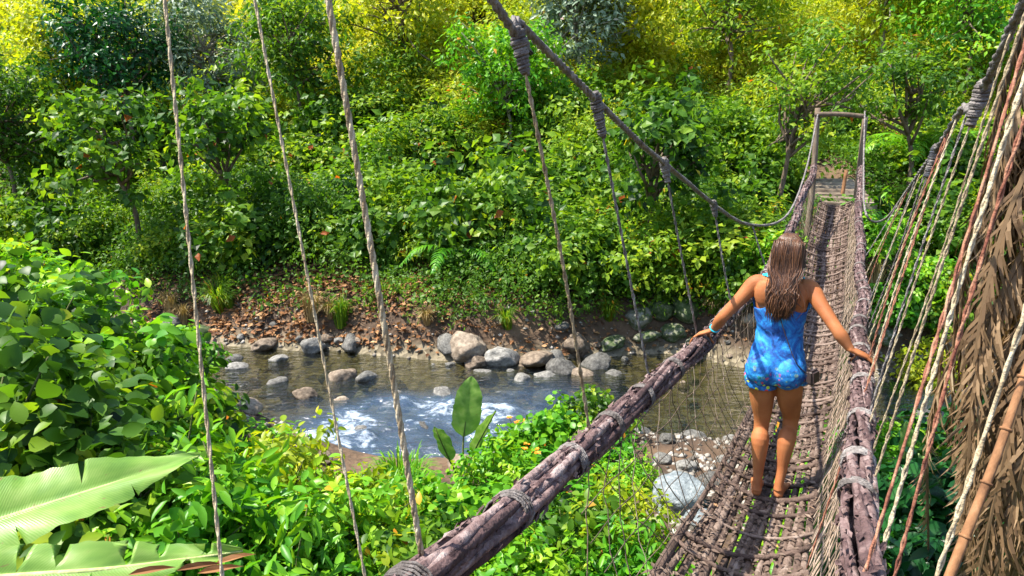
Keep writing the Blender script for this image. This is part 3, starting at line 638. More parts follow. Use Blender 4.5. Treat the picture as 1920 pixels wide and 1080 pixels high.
for k in range(5200):
    x = random.uniform(-9, 9.5); y = random.uniform(7.6, 15); t, _ = stream(x, y)
    if not -.35 < t < .75 + .4 * random.random(): continue
    r_ = random.choice([.02, .025, .03, .04, .055, .07]); p = (x, y, float(H(x, y)))
    a = random.uniform(0, 3.14); c, s_ = math.cos(a) * r_, math.sin(a) * r_; h = r_ * random.uniform(.4, .8)
    V = [(p[0] + c, p[1] + s_, p[2]), (p[0] - s_ * .8, p[1] + c * .8, p[2] + .005), (p[0] - c, p[1] - s_, p[2]), (p[0] + s_ * .8, p[1] - c * .8, p[2] + .004), (p[0], p[1], p[2] + h), (p[0], p[1], p[2] - h)]
    pb.add(V, [(0, 1, 4), (1, 2, 4), (2, 3, 4), (3, 0, 4), (1, 0, 5), (2, 1, 5), (3, 2, 5), (0, 3, 5)], random.random())
m_p = rough_mat('pebbles', [(.2, (.07, .06, .048)), (.5, (.20, .175, .145)), (.8, (.36, .33, .29))], 3, tintvar=.7)
o = pb.build('gravel', m_p, None, kind='stuff'); o['label'] = 'loose pebbles along the edges of the stream'

# ------------------------------------------------------------------ near vegetation
NS = [  # key, px, py (foot on the ground), scale, label
    ('heart', 60, 640, 1.1, 'large leafy vine covered shrub on the left bank by the frame edge'), ('heart2', 170, 700, 1.0, 'glossy round leaved shrub in the middle of the left bank'),
    ('heart', 20, 800, 1.1, 'dense dark leaved shrub low at the left edge'), ('mid', 270, 730, .9, 'leafy shrub where the left bank meets the pool'), ('fresh', 120, 600, 1.0, 'yellow green shrub with orange tips on top of the left bank'),
    ('heart2', 300, 660, .75, 'round leaved shrub reaching over the pool from the left bank'), ('heart', 230, 800, .9, 'grey green vine clump below the left bank'), ('mid', 110, 880, .9, 'leafy shrub behind the large banana leaf'),
    ('lance', 330, 860, .85, 'small leaved shrub behind the banana leaf tip'), ('heart', -60, 700, 1.2, 'vine covered shrub cut by the left frame edge'), ('fresh', 40, 540, 1.0, 'light green shrub high on the left bank'),
    ('gold', 520, 880, .75, 'yellow green shrub at the left side of the rapids'), ('lance', 430, 960, .8, 'shrub with long pale leaves right of the banana leaf'), ('heart2', 330, 1000, .7, 'broad leaved plant just above the lower banana leaf'),
    ('lance', 250, 960, .7, 'light green long leaved plant under the banana leaf'), ('fresh', 640, 960, .8, 'bright green bush at the bottom below the rapids'), ('lance', 540, 1060, .7, 'bright long leaved bush at the bottom edge'),
    ('gold', 730, 960, .62, 'yellow green bush between the grass and the rapids'), ('heart2', 850, 960, .62, 'bright broad leaved bush left of the handrail'), ('fresh', 940, 880, .6, 'bright bush beside the large paddle leaf'),
    ('heart2', 1040, 800, .65, 'round leaved bush behind the handrail by the orange blossoms'), ('mid', 1110, 770, .6, 'green bush nearest the shore rocks behind the handrail'), ('fresh', 1190, 860, .55, 'small bright bush right of the handrail above the blue boulder'),
    ('gold', 1165, 960, .6, 'yellow tipped bush beside the blue boulder'), ('mid', 1080, 1000, .6, 'leafy bush below the handrail at bottom centre'), ('lance', 1190, 1060, .55, 'long leaved bush below the blue boulder'),
    ('fresh', 960, 1060, .6, 'leafy bush under the handrail at the bottom edge'), ('mid', 780, 1060, .6, 'dark leafy bush at the bottom left of the handrail'),
    ('gold', 1745, 680, .8, 'yellow green bush on the right bank by the gravel'), ('deep', 1760, 960, .8, 'dark green shrub right of the bridge below the cane'), ('deepl', 1850, 1000, .8, 'dark long leaved plant at the lower right'),
    ('deep', 1900, 930, .9, 'dark broad leaved shrub at the right edge'), ('deepl', 1720, 1060, .65, 'dark long leaved plant under the right net'), ('fresh', 1570, 1010, .55, 'light green plant under the walkway at right'),
    ('mid', 1600, 940, .55, 'green plant seen through the right net'), ('deep', 1840, 820, .8, 'dark green shrub under the dead palm leaves'), ('heart2', 1660, 560, .8, 'green vine shrub behind the right ropes'),
    ('fresh', 1720, 520, .9, 'bright green shrub behind the right ropes'), ('mid', 1800, 560, 1.0, 'green shrub behind the dead palm leaves'), ('heart', 1400, 520, .9, 'green shrub on the bank behind the left main rope'),
    ('fresh', 1450, 470, .8, 'light green shrub left of the far gate'), ('lance', 1640, 420, .9, 'long leaved shrub right of the far gate')]
for key, px, py, sc, lab in NS:
    p = ground_at(px, py, .8 * sc * .8); q = sc * .8
    while q > .3 and opens(p + np.array([0, 0, 1.45 * q])): q -= .04
    shrub(key, p - np.array([0, 0, .1]), q, lab)
# low ground cover on the near banks
n = 7500; X = rng.uniform(-11, 12, n); Y = rng.uniform(1.6, 10.5, n); t, s = stream(X, Y)
dk = np.abs((X + .39) - .527 * Y) / 1.13                                   # distance from the bridge's middle
m = (s < 0) & (t > .25) & (rng.random(n) < .95) & (dk > .0); X, Y = X[m], Y[m]
Z = H(X, Y); m = ~((dk[m] < 1.1) & (Z > 1.6)); X, Y, Z = X[m], Y[m], Z[m]
m = ~opens(np.stack([X, Y, Z + .42], -1)); X, Y, Z = X[m], Y[m], Z[m]
C = np.stack([X, Y, Z + .10 + .12 * rng.random(len(X))], -1)
tn = .42 + .5 * (vnoise(X * .8 + 5, Y * .8) - .5)
arr = [crown_leaves(rng, C[k::3], .24, 19, (.095, .085, .13)[k], (.6, .45, .34)[k], tn[k::3], .3, .1, T_HI if k != 1 else T_LO, center=np.array([0, 6, -8.]), up=.8, warm=.01) for k in range(3)]
o = obj('undergrowth', leaf_mesh('undergrowth', arr, M['bright'], True), kind='stuff'); o['label'] = 'low leafy ground cover on the near banks'
for px, py, sc, key, lab in [(700, 1000, 1.0, 'lush', 'lush tall grass tuft at the bottom below the rapids'), (650, 1060, 1.0, 'lush', 'lush grass tuft at the bottom edge by the bright bush'), (760, 930, .8, 'lush', 'grass tuft at the brink of the rapids'),
                             (830, 1020, .9, 'lush', 'lush grass tuft beside the lower handrail'), (1560, 1060, .8, 'greenb', 'bright grass tuft at the bottom under the walkway'), (1630, 1020, .8, 'greenb', 'grass tuft seen through the lower right net'), (1680, 760, .7, 'greenb', 'grass tuft by the gravel bar')]:
    tuft(key, px, py, sc, lab)

for k in range(16):
    tuft(random.choice(['lush', 'lush', 'greenb']), random.uniform(600, 800), random.uniform(930, 1075), random.uniform(.6, .95), 'bright green grass tuft among the leaves below the rapids', 'bright grass tufts below the rapids')
for k in range(10):
    tuft('greenb', random.uniform(250, 540), random.uniform(900, 1075), random.uniform(.5, .8), 'green grass tuft among the leaves beside the banana plant', 'grass tufts beside the banana plant')
for k in range(9):
    x = random.uniform(-8, 4.5); t = 9
    for y in np.arange(11, 16, .1):
        t, s_ = stream(x, y)
        if s_ > 0 and t > .5: break
    o = obj('grass_tuft', GT[('green', 'dry')[k % 2]], None, label=('green', 'dry')[k % 2] + ' grass tuft rooted in the far bank above the waterline', cat='grass tuft', group=('green', 'dry')[k % 2] + ' grass tufts on the far bank')
    o.location = (x, y, float(H(x, y))); o.scale = (random.uniform(.6, 1.1),) * 3; o.rotation_euler = (.35, 0, random.uniform(-.6, .6))
# plants with big paddle leaves
def paddle_leaf(P, Wd, roll, parent, name, mat, ny=9, wav=.02, tears=(), fold=.25, seed=0, side=None):
    """blade along the midrib P; side = which way the blade spreads"""
    P = np.asarray(P, float); n = len(P); T_ = nrmz(np.gradient(P, axis=0)); rg = np.random.default_rng(seed)
    V, UV = [], []; s = np.linspace(0, 1, n); rows = []
    prof = np.clip((1 - np.clip((s - .35) / .65, 0, 1) ** 2.1) ** .9, 0, 1) * np.clip(s / .12, 0, 1) ** .6 * Wd + .002
    td = {r_: (sg, g, d0) for r_, sg, g, d0 in tears}
    for i in range(n):
        b = np.array(side if side is not None else (1, 0, 0), float); b = b - T_[i] * (b @ T_[i]); b /= np.linalg.norm(b); nn = np.cross(b, T_[i])
        if nn[2] < 0: nn = -nn
        for cpy in ((-1, 1) if i in td else (0,)):
            rows.append((i, cpy))
            for j in range(ny):
                e = -1 + 2 * j / (ny - 1); ww = prof[i] * (1 + .035 * math.sin(54 * s[i] + (e > 0) * 3 + seed) + .02 * math.sin(131 * s[i] + (e > 0) * 2))
                p = P[i] + b * e * ww + nn * (fold * abs(e) * ww * (1 - .6 * abs(e)) + wav * math.sin(s[i] * 21 + e * 2 + seed) * abs(e)) + T_[i] * abs(e) * ww * .18
                if cpy:
                    sg, g, d0 = td[i]; q = max(0, abs(e) - d0) if e * sg > 0 else 0
                    p = p + T_[i] * cpy * g * q - nn * q * (.03 if cpy > 0 else -.008)
                V.append(p); UV.append((s[i] * 2 - .10 * abs(e), e * .3))
    fs = [(k * ny + j, k * ny + j + 1, (k + 1) * ny + j + 1, (k + 1) * ny + j) for k in range(len(rows) - 1) for j in range(ny - 1) if rows[k][0] != rows[k + 1][0]]
    me = mesh_np(name, V, np.array(fs).ravel(), np.full(len(fs), 4), mat)
    ul = me.uv_layers.new(name='UVMap'); vi = np.array(fs).ravel(); ul.data.foreach_set('uv', np.array(UV)[vi].astype(np.float32).ravel())
    return obj(name, me, parent)
bp0 = np.array([-2.6, 1.7, float(H(-2.6, 1.7))])
bp = empty('banana_plant', bp0, 0, 'banana plant at lower left with two huge pale green leaves', 'banana plant')
def rel(*pts): return [np.array(p) - bp0 for p in pts]
st = MB(); st.tube(spline([(0, 0, -.1), (.03, 0, .5), (0, .03, 1.1)], 8), np.linspace(.11, .06, 8), 12); st.build('stem', M['stem'], bp)
for nm_, pts, wd, sd_, sdv in [('leaf', (at(-420, 1075, 1.95), at(-130, 1010, 2.2), at(130, 930, 2.45), at(375, 852, 2.75)), .165, 3, (-.25, .75, .5)),
                              ('leaf', (at(-300, 1120, 1.7), at(-60, 1085, 1.75), at(220, 1062, 1.85), at(455, 1030, 1.98)), .085, 5, (-.15, .7, .6))]:
    P = spline(rel(*pts), 110); lf = paddle_leaf(P, wd, 0, bp, nm_, M['banana'], 15, .016, [(44, 1, .012, .5), (57, -1, .014, .45), (76, 1, .018, .3), (88, -1, .012, .5)] if sd_ == 3 else [(48, 1, .03, .1), (57, 1, .05, .2), (66, -1, .04, .2), (75, 1, .06, .05), (84, 1, .04, .2), (92, -1, .05, .1), (98, 1, .05, .1)], fold=.38, seed=sd_, side=sdv)
    mr_ = MB(); mr_.tube(P - np.array([0, 0, .006]), np.linspace(.016, .004, 110), 8); mr_.build('midrib', M['rib'], lf)
    ps = MB(); ps.tube(spline([(0, 0, .9), (P[0] + np.array([0, 0, .9])) / 2 + np.array([0, 0, .1]), P[0]], 8), .018, 6); ps.build('leaf_stalk', M['stem'], bp)
dl = obj('leaf', None or leaf_mesh('leaf', [leaf_arrays(np.array(rel(at(240, 1078, 1.8), at(330, 1070, 1.85), at(400, 1060, 1.9), at(290, 1085, 1.75), at(370, 1075, 1.8))), np.array([(1, .2, .15), (1, .3, .1), (.8, .1, .3), (.9, -.1, .05), (1, .1, .2)], float), np.array([(0, -.4, 1.)] * 5) + .5 * rng.normal(size=(5, 3)), .13, .022, np.array([.45, .3, .6, .25, .5]), T_HI)], M['dead']), bp)
dl['label'] = 'dried orange brown shreds of an old leaf'

def paddle_plant(px, py, label, leaves_, mat, name='broad_leaf_plant'):
    g = ground_at(px, py); r_ = empty(name, g, 0, label, 'plant')
    for k, (tx, ty, dy, wd, sdv) in enumerate(leaves_):
        tip = at(tx, ty, g[1] + dy) - g; base = tip * .38 + np.array([0, 0, tip[2] * .12])
        P = spline([base, base * .5 + tip * .5 + np.array([0, 0, .05]), tip], 22)
        lf = paddle_leaf(P, wd, 0, r_, 'leaf', M[mat], 9, .008, seed=k, side=sdv)
        b = MB(); b.tube(spline([(0, 0, 0), base * .5 + np.array([.02, 0, .05]), base, tip * .97], 10), np.linspace(.016, .005, 10), 6); b.build('leaf_stalk', M['stem'], r_)
    return r_
paddle_plant(860, 930, 'plant with one tall bright green paddle leaf standing by the rapids', [(885, 705, .3, .15, (1, .5, .25)), (930, 770, .2, .10, (.6, .6, .4)), (815, 800, -.2, .09, (.7, -.5, .5))], 'banana')
paddle_plant(1690, 940, 'plant with a pale green upright leaf right of the net', [(1700, 790, .1, .09, (1, .3, .1)), (1740, 850, .1, .07, (1, -.4, .3))], 'banana')
paddle_plant(1880, 1060, 'plant with big dark glossy leaves at the lower right corner', [(1900, 960, .2, .12, (1, .5, .3)), (1820, 980, -.1, .10, (.7, -.5, .5)), (1960, 1000, 0, .10, (.7, .5, .5))], 'banana')

# orange blossoms
def blossoms(px, py, sc, label):
    g = ground_at(px, py, .3); r_ = empty('flowering_plant', g, 0, label, 'flowering plant'); rg = np.random.default_rng(int(px))
    b = MB(); arr = []
    for k in range(6):
        e = np.array([rg.normal(0, .18), rg.normal(0, .18), .45 + .25 * rg.random()]) * sc
        b.tube(spline([(0, 0, -.05), e * .5, e], 6), np.linspace(.010, .004, 6), 5)
        a = rg.uniform(0, 6.28, 12); A = np.stack([np.cos(a), np.sin(a), .25 + .3 * rg.random(12)], -1)
        arr.append(leaf_arrays(np.repeat(e[None], 12, 0), A, np.tile([0, 0, 1.], (12, 1)), .09 * sc, .045 * sc, rg.uniform(.4, 1, 12), T_HI))
        obj('leaf', leaf_mesh('leaf', [leaf_arrays(e[None] * .6, rg.normal(size=(1, 3)) + np.array([0, 0, .2]), np.array([[0, 0, 1.]]), .22 * sc, .08 * sc, np.array([.5]), T_HI)], M['bright']), r_)
    b.build('stem', M['stem'], r_); obj('blossom', leaf_mesh('blossom', arr, M['orange']), r_)
M['orange'] = leaf_mat('orange petals', [(0, (.55, .10, .01)), (.6, (.80, .26, .02)), (1, (.85, .45, .05))], .25)
blossoms(972, 800, .6, 'plant with orange blossoms above the handrail'); blossoms(1012, 835, .5, 'smaller orange flowered plant touching the handrail')
blossoms(60, 600, .8, 'orange flowered plant on the left bank')

# ------------------------------------------------------------------ the footbridge
U = np.array([.466, .885, 0]); Nn = np.array([.885, -.466, 0])               # along and to the right
def rail_xy(side, Y, out=0.0):
    x0 = -.938 - .10 * float(sstep(7, 12.5, Y)) if side < 0 else .07 - .20 * float(sstep(5, 12.5, Y))
    return np.array([.527 * Y + x0 + (.06 * max(0, 1 - Y / 3.0) if side > 0 else 0), Y, 0]) + Nn * out * (1 if side > 0 else -1)
DY = [-.6, 0, 1.4, 2.7, 3.77, 6, 8, 10.5, 13]; DZ = [2.66, 2.60, 2.40, 2.17, 2.05, 1.98, 2.12, 2.52, 3.02]
RY = [-.4, 0, 1.4, 2.6, 3.7, 5, 6.5, 8, 10.5, 13]; RZ = [3.62, 3.45, 3.2, 3.06, 3.0, 2.92, 2.88, 2.97, 3.30, 3.78]
floor_z = lambda Y: np.interp(Y, DY, DZ); rail_z = lambda Y: np.interp(Y, RY, RZ)
def smooth_interp(Yq, A, B):
    P = spline(np.stack([A, B, np.zeros(len(A))], -1), 200); return np.interp(Yq, P[:, 0], P[:, 1])
floor_z = lambda Y: smooth_interp(Y, DY, DZ); rail_z = lambda Y: smooth_interp(Y, RY, RZ)
mid = lambda Y: np.array([.527 * Y - .42 - .14 * float(sstep(6, 12.5, Y)), Y, 0])
BR = empty('suspension_footbridge', (-.6, -.4, 2.5), 0, 'rustic suspension footbridge of woven vines with netted sides across the stream', 'footbridge')
B0 = np.array([-.6, -.4, 2.5])
def rails(side):
    Ys = np.linspace(-.4, 13, 150); P = np.stack([rail_xy(side, y) for y in Ys]); P[:, 2] = rail_z(Ys)
    P += np.stack([.016 * np.sin(Ys * 2.3 + side), .01 * np.cos(Ys * 2.9), .014 * np.sin(Ys * 3.1 + 2 * side)], -1); return Ys, P
rg = np.random.default_rng(5)
RAILP = {}
for side, R_ in ((-1, .052), (1, .046)):
    Ys, P = rails(side); RAILP[side] = (Ys, P); b = MB()
    S = np.concatenate([[0], np.cumsum(np.linalg.norm(np.diff(P, axis=0), axis=1))])
    nst = 15
    for k in range(nst):                                                       # bundle of bark strips twisted round a core
        a = 2 * math.pi * k / nst + S * (1.1 if k % 2 else .8) + .3 * np.sin(S * 2 + k)
        q = P + (np.cos(a)[:, None] * np.cross(U, [0, 0, 1]) + np.sin(a)[:, None] * np.array([0, 0, 1.])) * (R_ * (.78 + .12 * np.sin(S * 5 + k * 2) + .05 * np.sin(S * 13 + k * 3)))[:, None]
        b.tube((q - B0)[::1], R_ * (.27 + .09 * np.sin(S * 3.7 + k * 1.7) + .04 * np.sin(S * 17 + k)), 6, rg.random())
    hr = b.build('handrail', M['rail'], BR)
    arr = []                                                                    # curled bark flakes
    n = 3600; i = rg.integers(0, 149, n); a = rg.uniform(0, 6.28, n)
    rad = np.cos(a)[:, None] * np.cross(U, [0, 0, 1]) + np.sin(a)[:, None] * np.array([0, 0, 1.])
    q = P[i] + rad * R_ * 1.02 + U * rg.uniform(-.05, .05, n)[:, None] - B0
    arr = leaf_arrays(q, U * rg.choice([-1, 1], n)[:, None] + .3 * rg.normal(size=(n, 3)) + rad * .10, rad + .25 * rg.normal(size=(n, 3)), rg.uniform(.025, .06, n), rg.uniform(.012, .028, n), rg.uniform(0, 1, n), T_LO)
    obj('bark_flake', leaf_mesh('bark_flake', [arr], M['rail']), hr)
    for y in np.cumsum(rg.uniform(.2, .62, 34)):
        if y > 12.9: break
        b = MB(); nl = int(rg.integers(2, 6)); tl = rg.normal(0, .25)
        j = int(np.argmin(abs(Ys - y))); a = np.linspace(0, 6.28 * nl, 60)
        q = P[j] + (np.cos(a)[:, None] * np.cross(U, [0, 0, 1]) + np.sin(a)[:, None] * np.array([0, 0, 1.])) * (R_ * 1.16) + U * (np.linspace(-.006 * nl, .006 * nl, 60) + tl * R_ * np.sin(a + 1))[:, None]
        b.tube(q - B0, .0045, 4, rg.random()); b.build('lashing', M['rope'], hr)

# deck: long vines laid side by side, slightly dished, lashed across, littered with bark and leaves
b = MB(); Ys = np.linspace(-.6, 13.1, 170); nv = 22
def half_w(Y): return np.interp(Y, [-.6, 1.5, 3.8, 8, 13], [.36, .32, .285, .28, .27])
def deck_pt(Y, e): return mid(Y) + Nn * e * half_w(Y) + np.array([0, 0, float(floor_z(Y)) + .10 * e * e])
fz = floor_z(Ys); hw = half_w(Ys); mids = np.stack([.527 * Ys - .42 - .14 * sstep(6, 12.5, Ys), Ys, 0 * Ys], -1)
for k in range(nv):
    e = -1 + 2 * k / (nv - 1); off = e + .05 * np.sin(Ys * (1.3 + .2 * (k % 5)) + k * 2.1)
    P = mids + Nn * (off * hw)[:, None]; P[:, 2] = fz - .02 + .10 * off ** 2 + .012 * np.sin(Ys * 2.7 + k * 1.3)
    b.tube(P - B0, .020 + .005 * np.sin(Ys * 3 + k), 6, rg.random())
for y in np.arange(-.5, 13, .21):
    yy = y + rg.normal(0, .04); sk = rg.normal(0, .05)
    P = np.stack([deck_pt(yy + sk * e, e) + np.array([0, 0, .012]) for e in np.linspace(-1.04, 1.04, 9)])
    b.tube(P - B0, rg.uniform(.009, .02), 5, rg.random())
dk_ = b.build('walkway', M['deck'], BR)
n = 7000; y = rg.uniform(.2, 13, n); e = rg.uniform(-1.02, 1.02, n)
P = np.stack([.527 * y - .42 - .14 * sstep(6, 12.5, y), y, 0 * y], -1) + Nn * (e * half_w(y))[:, None]; P[:, 2] = floor_z(y) + .10 * e * e + .004 + .016 * rg.random(n)
arr = leaf_arrays(P - B0, rg.normal(size=(n, 3)) * np.array([1, 1, .08]), nrmz(np.array([0, 0, 1.]) + .22 * rg.normal(size=(n, 3))), rg.uniform(.02, .065, n) , rg.uniform(.010, .03, n), np.clip(rg.normal(.38, .2, n), 0, .99), T_LO)
o = obj('leaf_litter', leaf_mesh('leaf_litter', [arr], M['litter']), dk_); o['kind'] = 'stuff'

# main ropes: measured points on the photo give their sag
def plane_pt(px, py, side, out):
    d = ray(px, py); o0 = rail_xy(side, 0, out); nrm = Nn; t = (np.dot(o0 - np.array([0, 0, CZ]) * 0, nrm)) / np.dot(d, nrm)
    return np.array([0, 0, CZ]) + d * t
LP = [plane_pt(px, py, -1, .2) for px, py in ((925, 3), (970, 40), (1120, 190), (1250, 310), (1400, 420))]
RP = [plane_pt(px, py, 1, .2) for px, py in ((1880, 90), (1800, 210), (1735, 310), (1660, 410))]
GY = 13.0
def gate_top(side): q = rail_xy(side, GY, .03 if side < 0 else -.06); q[2] = 4.80; return q
def rope_pts(L_, side):
    L_ = sorted(L_, key=lambda p: p[1]); f, g = L_[0], L_[1]
    far_ = rail_xy(side, 9.2, .08); far_[2] = rail_z(9.2) + .12
    far2 = rail_xy(side, 11.4, .03); far2[2] = 3.75
    st_ = rail_xy(side, -.5, .3); st_[2] = f[2] + (f[1] + .5) * .62
    return spline([st_] + L_ + [far_, far2, gate_top(side)], 170)
ROPE = {-1: rope_pts(LP, -1), 1: rope_pts(RP, 1)}
print('left rope', [np.round(p, 2).tolist() for p in LP]); print('right rope', [np.round(p, 2).tolist() for p in RP])
def twist(b, P, R, turns, strands=3, sides=6, tint=None):
    T_ = nrmz(np.gradient(P, axis=0)); S = np.concatenate([[0], np.cumsum(np.linalg.norm(np.diff(P, axis=0), axis=1))])
    a0 = nrmz(np.cross(T_, [0.3, .1, 1])); b0 = np.cross(T_, a0)
    for k in range(strands):
        a = S * turns * 6.28 + 6.28 * k / strands
        b.tube(P + (a0 * np.cos(a)[:, None] + b0 * np.sin(a)[:, None]) * R * .52, R * .56, sides, rg.random() if tint is None else tint)
def resample(P, n):
    S = np.concatenate([[0], np.cumsum(np.linalg.norm(np.diff(P, axis=0), axis=1))]); s = np.linspace(0, S[-1], n)
    return np.stack([np.interp(s, S, P[:, i]) for i in range(3)], -1)
for side in (-1, 1):
    b = MB(); twist(b, resample(ROPE[side], 420) - B0, .0165, 9); b.build('main_rope', M['rope'], BR)
def rope_at(side, Y):
    P = ROPE[side]; i = int(np.argmin(abs(P[:, 1] - Y))); return P[i]
def suspender(side, yt, yb, r, mat, knot=True, to_floor=False, ztop=None, slack=0.0):
    A = rope_at(side, yt).copy(); Bm = rail_xy(side, yb, .03); Bm[2] = float(rail_z(yb)) - .02
    if to_floor: Bm = deck_pt(yb, 1.0 * side)
    m_ = (A + Bm) / 2 + np.array([rg.normal(0, .012), rg.normal(0, .012), -slack])
    P = spline([A, m_, Bm], 40); b = MB(); twist(b, P - B0, r, 9, 2, 5)
    s = b.build('suspender', M[mat], BR)
    if knot:
        k_ = MB(); d = nrmz(P[3] - P[0]); a = np.linspace(0, 6.28 * 16, 190); hl = rg.uniform(.09, .16); h = np.linspace(-.03, hl, 190) + .003 * np.sin(np.linspace(0, 31, 190)); e1 = nrmz(np.cross(d, [.2, .1, 1])); e2 = np.cross(d, e1)
        rr = np.interp(h, [-.03, .01, hl], [.017, .020, .008]) + r * .3 + .0016 * np.sin(np.linspace(0, 23, 190) + rg.uniform(0, 6))
        k_.tube(A + d * h[:, None] + (e1 * np.cos(a)[:, None] + e2 * np.sin(a)[:, None]) * rr[:, None] - B0, .0072, 5, rg.random())
        k_.tube(np.stack([A - d * .035, A + d * .03, A + d * hl]) - B0, [.018, .018, .008], 8, .4)
        k_.build('lashing', M['rope'], s)
    return s
yl = [float(p[1]) for p in LP]
# the long one nearest the camera at left
A = plane_pt(605, -60, -1, .22); Bm = plane_pt(790, 1010, -1, .02)
b = MB(); twist(b, spline([A, (A + Bm) / 2, Bm + np.array([0, 0, -.05])], 60) - B0, .0078, 10, 3, 6); b.build('suspender', M['tan'], BR)
for pt_, pb_, rr_ in (((305, -40), (392, 830), .0036), ((470, -40), (600, 640), .0034)):  # two thin cords added along ghost lines, not known to be real suspenders
    A = plane_pt(*pt_, -1, .22); Bm = plane_pt(*pb_, -1, .06); Bm = Bm + (Bm - A) * ((rail_z(1.1) - Bm[2]) / (Bm[2] - A[2]))
    b = MB(); twist(b, spline([A, (A + Bm) / 2, Bm], 60) - B0, rr_, 12, 2, 5); b.build('suspender', M['tan'], BR)
suspender(-1, yl[1], 2.42, .0085, 'tan'); suspender(-1, yl[2], 3.15, .008, 'rope'); suspender(-1, yl[3], 4.1, .008, 'rope'); suspender(-1, 5.2, 5.2, .009, 'rope'); suspender(-1, 7.0, 7.0, .009, 'rope', False)
for yt in (.9, 1.15, 1.4, 1.7, 2.0, 2.3, 2.6, 2.95, 3.3, 3.7, 4.1, 4.6, 5.1, 5.8, 6.6, 7.4):
    suspender(1, yt, yt + .05 + .25 * rg.random(), rg.uniform(.0042, .0068), ('tan', 'red', 'rope', 'tan')[int(rg.integers(0, 4))], yt in (1.15, 2.3, 3.7))
for yt in (1.6, 3.2):
    suspender(1, yt, yt - .25, .006, 'red', False, True)

# netting between the rails and the deck
def net(side, y0, y1, step, r, seed, mat, rows=7, dens=1.0):
    rgn = np.random.default_rng(seed); b = MB()
    def pt(y, v):
        top = rail_xy(side, y); top[2] = float(rail_z(y)) - .03; bot = deck_pt(y, side * 1.02)
        p = top * (1 - v) + bot * v; p += Nn * side * (.05 * math.sin(v * 3.14)) ; return p
    ys = np.arange(y0, y1, step)
    for y in ys:
        if rgn.random() > dens: continue
        for sg in (-1, 1):
            sl = step * rgn.uniform(1.2, 2.4) * sg; P = [pt(y + sl * v + .012 * math.sin(v * 22 + y * 9), v) + rgn.normal(0, .004, 3) for v in np.linspace(0, 1, 10)]
            b.tube(np.array(P) - B0, r * rgn.uniform(.7, 1.3), 3, rgn.random(), cap=False)
    for v in np.linspace(.1, .92, rows):
        P = [pt(y, v + .012 * math.sin(y * 11 + v * 30)) for y in np.arange(y0, y1, .06)]
        b.tube(np.array(P) - B0, r, 3, rgn.random(), cap=False)
    return b.build('side_net', M[mat], BR)
net(1, .9, 12.6, .075, .0036, 3, 'net', 9)
net(-1, 2.2, 12.6, .17, .0028, 4, 'net', 5, .8)

# far gate
b = MB()
for side in (-1, 1):
    p = rail_xy(side, GY, .03 if side < 0 else -.06); b = MB()
    zt = 4.86 if side < 0 else 4.70
    b.tube(spline([(p[0], p[1], 2.2), (p[0] + .02, p[1], 3.4), (p[0] + side * .02, p[1], zt)], 12) - B0, np.linspace(.062, .05, 12), 9, .3); b.build('gate_post', M['bark'], BR)
a_, c_ = rail_xy(-1, GY, .12), rail_xy(1, GY, -.10); a_[2], c_[2] = 4.74, 4.70
b = MB(); b.tube(spline([a_, (a_ + c_) / 2 + np.array([0, 0, .02]), c_], 10) - B0 + np.array([0, -.1, 0]), .045, 9, .5); b.build('crossbar', M['bark'], BR)

# stakes and steps beyond the gate
def stone_step(k):
    y = 13.3 + .5 * k; x = 6.55 + .36 * (y - 13) + .03 * math.sin(k * 3); z = max(float(H(x, y)), 3.0) + .02 + .05 * k
    bm = bmesh.new(); bmesh.ops.create_cube(bm, size=1)
    for v in bm.verts: v.co = Vector((v.co.x * 1.0, v.co.y * .46, v.co.z * .26)) + Vector((random.uniform(-.03, .03), random.uniform(-.02, .02), random.uniform(-.015, .015)))
    bmesh.ops.bevel(bm, geom=bm.edges[:], offset=.025, segments=2, affect='EDGES'); bmesh.ops.subdivide_edges(bm, edges=bm.edges[:], cuts=2, use_grid_fill=True)
    me = bpy.data.meshes.new('stone_step'); bm.to_mesh(me); bm.free(); me.materials.append(M['brownrock'])
    o = obj('stone_step', me, None, label='rough brown stone step climbing the path beyond the gate', cat='step', group='stone steps beyond the gate'); o.location = (x, y, z - .08); o.rotation_euler = (0, 0, -.33)
for k in range(7): stone_step(k)
for i, (px, py, h, mt, lab) in enumerate([(1572, 420, 1.15, 'stick', 'orange brown stake beside the steps beyond the gate'), (1610, 440, 1.3, 'stick', 'leaning reddish stake right of the steps beyond the gate')]):
    g = at(px, py, 14.2 + i * .3); g[2] = float(H(g[0], g[1])); b = MB(); b.tube(spline([(0, 0, -.2), (.02, 0, h * .5), (.05 * (1 - 2 * i), .0, h)], 8), np.linspace(.05, .035, 8), 7)
    o = b.build('stake', M[mt], None, label=lab, cat='stake'); o.location = g

# the cane leaning at lower right
A, Bm = at(1935, 660, 1.9), at(1775, 1095, 1.65)
b = MB(); P = spline([A, (A + Bm) / 2 + np.array([.01, 0, .01]), Bm, Bm + (Bm - A) * .9], 26); b.tube(P - P[-1], np.interp(np.linspace(0, 1, 26), [0, 1], [.011, .015]), 8)
for k in range(2, 25, 4): b.tube(np.stack([P[k] - (P[k + 1] - P[k]) * .08, P[k] + (P[k + 1] - P[k]) * .08]) - P[-1], .017, 8)
o = b.build('bamboo_cane', M['stick'], None, label='thin orange brown cane leaning outside the right net', cat='cane'); o.location = P[-1]
# fallen log at right
P = spline([at(1930, 800, 4.6), at(1890, 850, 4.4), at(1850, 905, 4.3)], 12); b = MB(); b.tube(P - P[-1], np.linspace(.07, .05, 12), 9)
o = b.build('branch', M['stick'], None, label='broken brown branch lying in the dark leaves at right', cat='branch'); o.location = P[-1]

